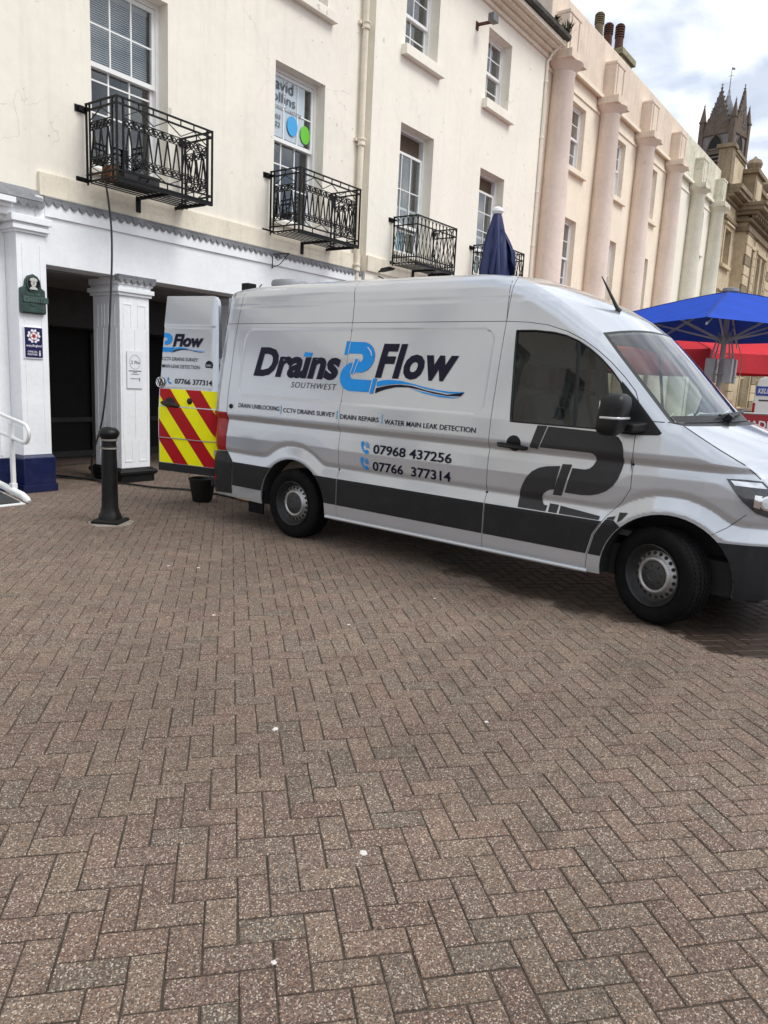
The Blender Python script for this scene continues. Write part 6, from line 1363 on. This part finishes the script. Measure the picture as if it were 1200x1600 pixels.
# closed navy parasol
cp = thing('parasol', 'closed navy parasol with white knob rising behind the van', 'parasol', (8.55,4.60,0), 'parasols on the square'); cx, cy = 8.58, 4.66
rings = []
for z, r, w in ((3.72,.05,.0),(3.66,.075,.06),(3.50,.12,.12),(3.30,.155,.2),(3.10,.185,.26),(2.95,.20,.32),(2.78,.17,.34),(2.5,.13,.3),(2.2,.12,.3),(1.95,.16,.4)):
    r *= .80; rings.append([(cx+r*(1+w*sin(5*t+z*2.2)+.25*w*sin(9*t-z*3))*cos(t)*1.05, cy+r*(1+w*sin(5*t+z*2.2))*sin(t), z+.03*w*sin(3*t)) for t in [2*pi*k/60 for k in range(60)]])
m = MB(); m.loft(rings, capb=False); part('furled_canopy', m, FNV, cp, smooth=50)
m = MB()
for k, (a0, ln, dr) in enumerate(((radians(-150),.50,.16),(radians(-95),.56,.20),(radians(-45),.46,.27),(radians(40),.5,.16),(radians(130),.5,.17))):
    n = 8; vs = []
    for i in range(n+1):
        t = i/n; zc = 3.52-ln*1.25*t
        for j in range(7):
            s = (j-3)/3; a = a0+s*(.30+.30*t); r = .085+(dr-.08)*sin(min(1,t*1.15)*pi/2)*(1-.35*s*s)+.018*sin(4*s+3*t+k); vs.append((cx+r*cos(a), cy+r*sin(a), zc+.20*t*abs(s)**1.3*(1 if s < 0 else .4)))
    m.add(vs, [(i*7+j, i*7+j+1, (i+1)*7+j+1, (i+1)*7+j) for i in range(n) for j in range(6)])
part('loose_fold', m, FNV, cp, smooth=60)
m = MB(); m.lathe([(.055,3.70),(.075,3.73),(.07,3.76),(.03,3.785),(.001,3.79)], (cx,cy,0), 18); part('knob', m, WFRAME, cp, smooth=40)
m = MB(); m.tube([(cx,cy,0),(cx,cy,3.72)], .032, 12); part('pole', m, POLE, cp, smooth=40); m = MB(); m.lathe([(.28,0),(.28,.08),(.06,.11),(.05,.4)], (cx,cy,0), 20); part('base', m, POLE, cp, smooth=40)
# ---------------------------------------------------------------- cafe screen, street lamp head, far lorry
cs_ = thing('cafe_screen', 'red canvas cafe screen with white lettering beyond the bonnet', 'screen', (15.5,2.4,0)); SRD = mat('screen_red', srgb(150,14,28), .6, var=.08)
A_, B_ = Vector((15.0,3.05,0)), Vector((16.1,1.75,0)); dv_ = (B_-A_).normalized(); nv_ = Vector((dv_.y,-dv_.x,0)); nv_ = nv_ if nv_.dot(-A_) > 0 else -nv_
fc = lambda u, z, d=0: tuple(A_+dv_*u+nv_*d+Vector((0,0,z)))
L_ = (B_-A_).length; m = MB(); m.add([fc(u, z, d) for d in (-.01,.01) for u, z in ((0,.15),(L_,.15),(L_,1.30),(0,1.30))], [(3,2,1,0),(4,5,6,7),(0,1,5,4),(1,2,6,5),(2,3,7,6),(3,0,4,7)]); part('canvas', m, SRD, cs_)
m = MB()
for u in (0, L_): m.tube([fc(u,0), fc(u,1.34)], .022, 8); m.lathe([(.18,0),(.18,.02),(.03,.03)], fc(u,0), 14)
m.tube([fc(0,1.32), fc(L_,1.32)], .018, 8); part('frame', m, POLE, cs_, smooth=40)
part('lettering', text_mb('MADRI', lambda u, v: fc(u, v, .014), (.34,1.04,1.00,1.19), bold=.02), WVIN, cs_)
lo = thing('parked_van', 'white van with a blue sign parked at the far end of the street', 'van', (40,5.6,0)); LW = mat('lorry_white', srgb(222,224,226), .4, var=.04)
m = MB(); m.loft([[(x,4.75+i_,.42),(x,6.61-i_,.42),(x,6.61-i_,1.5),(x,6.49-i_,2.42),(x,6.35-i_,2.52),(x,5.01+i_,2.52),(x,4.87+i_,2.42),(x,4.75+i_,1.5)] for x, i_ in ((38.0,.06),(38.08,0),(42.2,0))]); m.loft([[(42.2,y,.42),(43.9,y,.45),(44.0,y,1.2),(43.2,y,1.5),(42.5,y,2.45),(42.2,y,2.5)] for y in (4.77,6.59)]); part('body', m, LW, lo, bevel=.03)
m = MB(); m.box(37.985, 37.999, 5.0, 5.65, 1.45, 2.05); m.box(37.985, 37.999, 5.71, 6.37, 1.45, 1.52); part('rear_window', m, SHG, lo)
m = MB(); m.box(37.94, 38.0, 4.75, 6.61, .42, .62); part('bumper', m, TRIM, lo)
for y in (4.81, 6.55): m = MB(); m.box(37.98, 38.0, y-.05, y+.05, .9, 1.35); part('tail_light', m, REDL, lo)
for x in (39.2, 43.0):
    for y in (4.87, 6.49): m = MB(); m.lathe([(.14,-.1),(.32,-.1),(.35,-.07),(.35,.07),(.32,.1),(.14,.1)], n=28, M=Matrix.Translation((x,y,.35)) @ Matrix.Rotation(pi/2,4,'X')); part('wheel', m, RUBBER, lo, smooth=40)
m = MB(); m.box(37.965, 37.984, 5.73, 6.53, 1.70, 2.12); sg2 = part('sign', m, mat('lorry_blue', srgb(24,64,160), .4, var=.05), lo); part('lettering', text_mb('KELLY', lambda u, v: (37.96, -u, v), (-6.45,1.80,-5.81,2.02), bold=.03, shear=.2), WVIN, sg2)
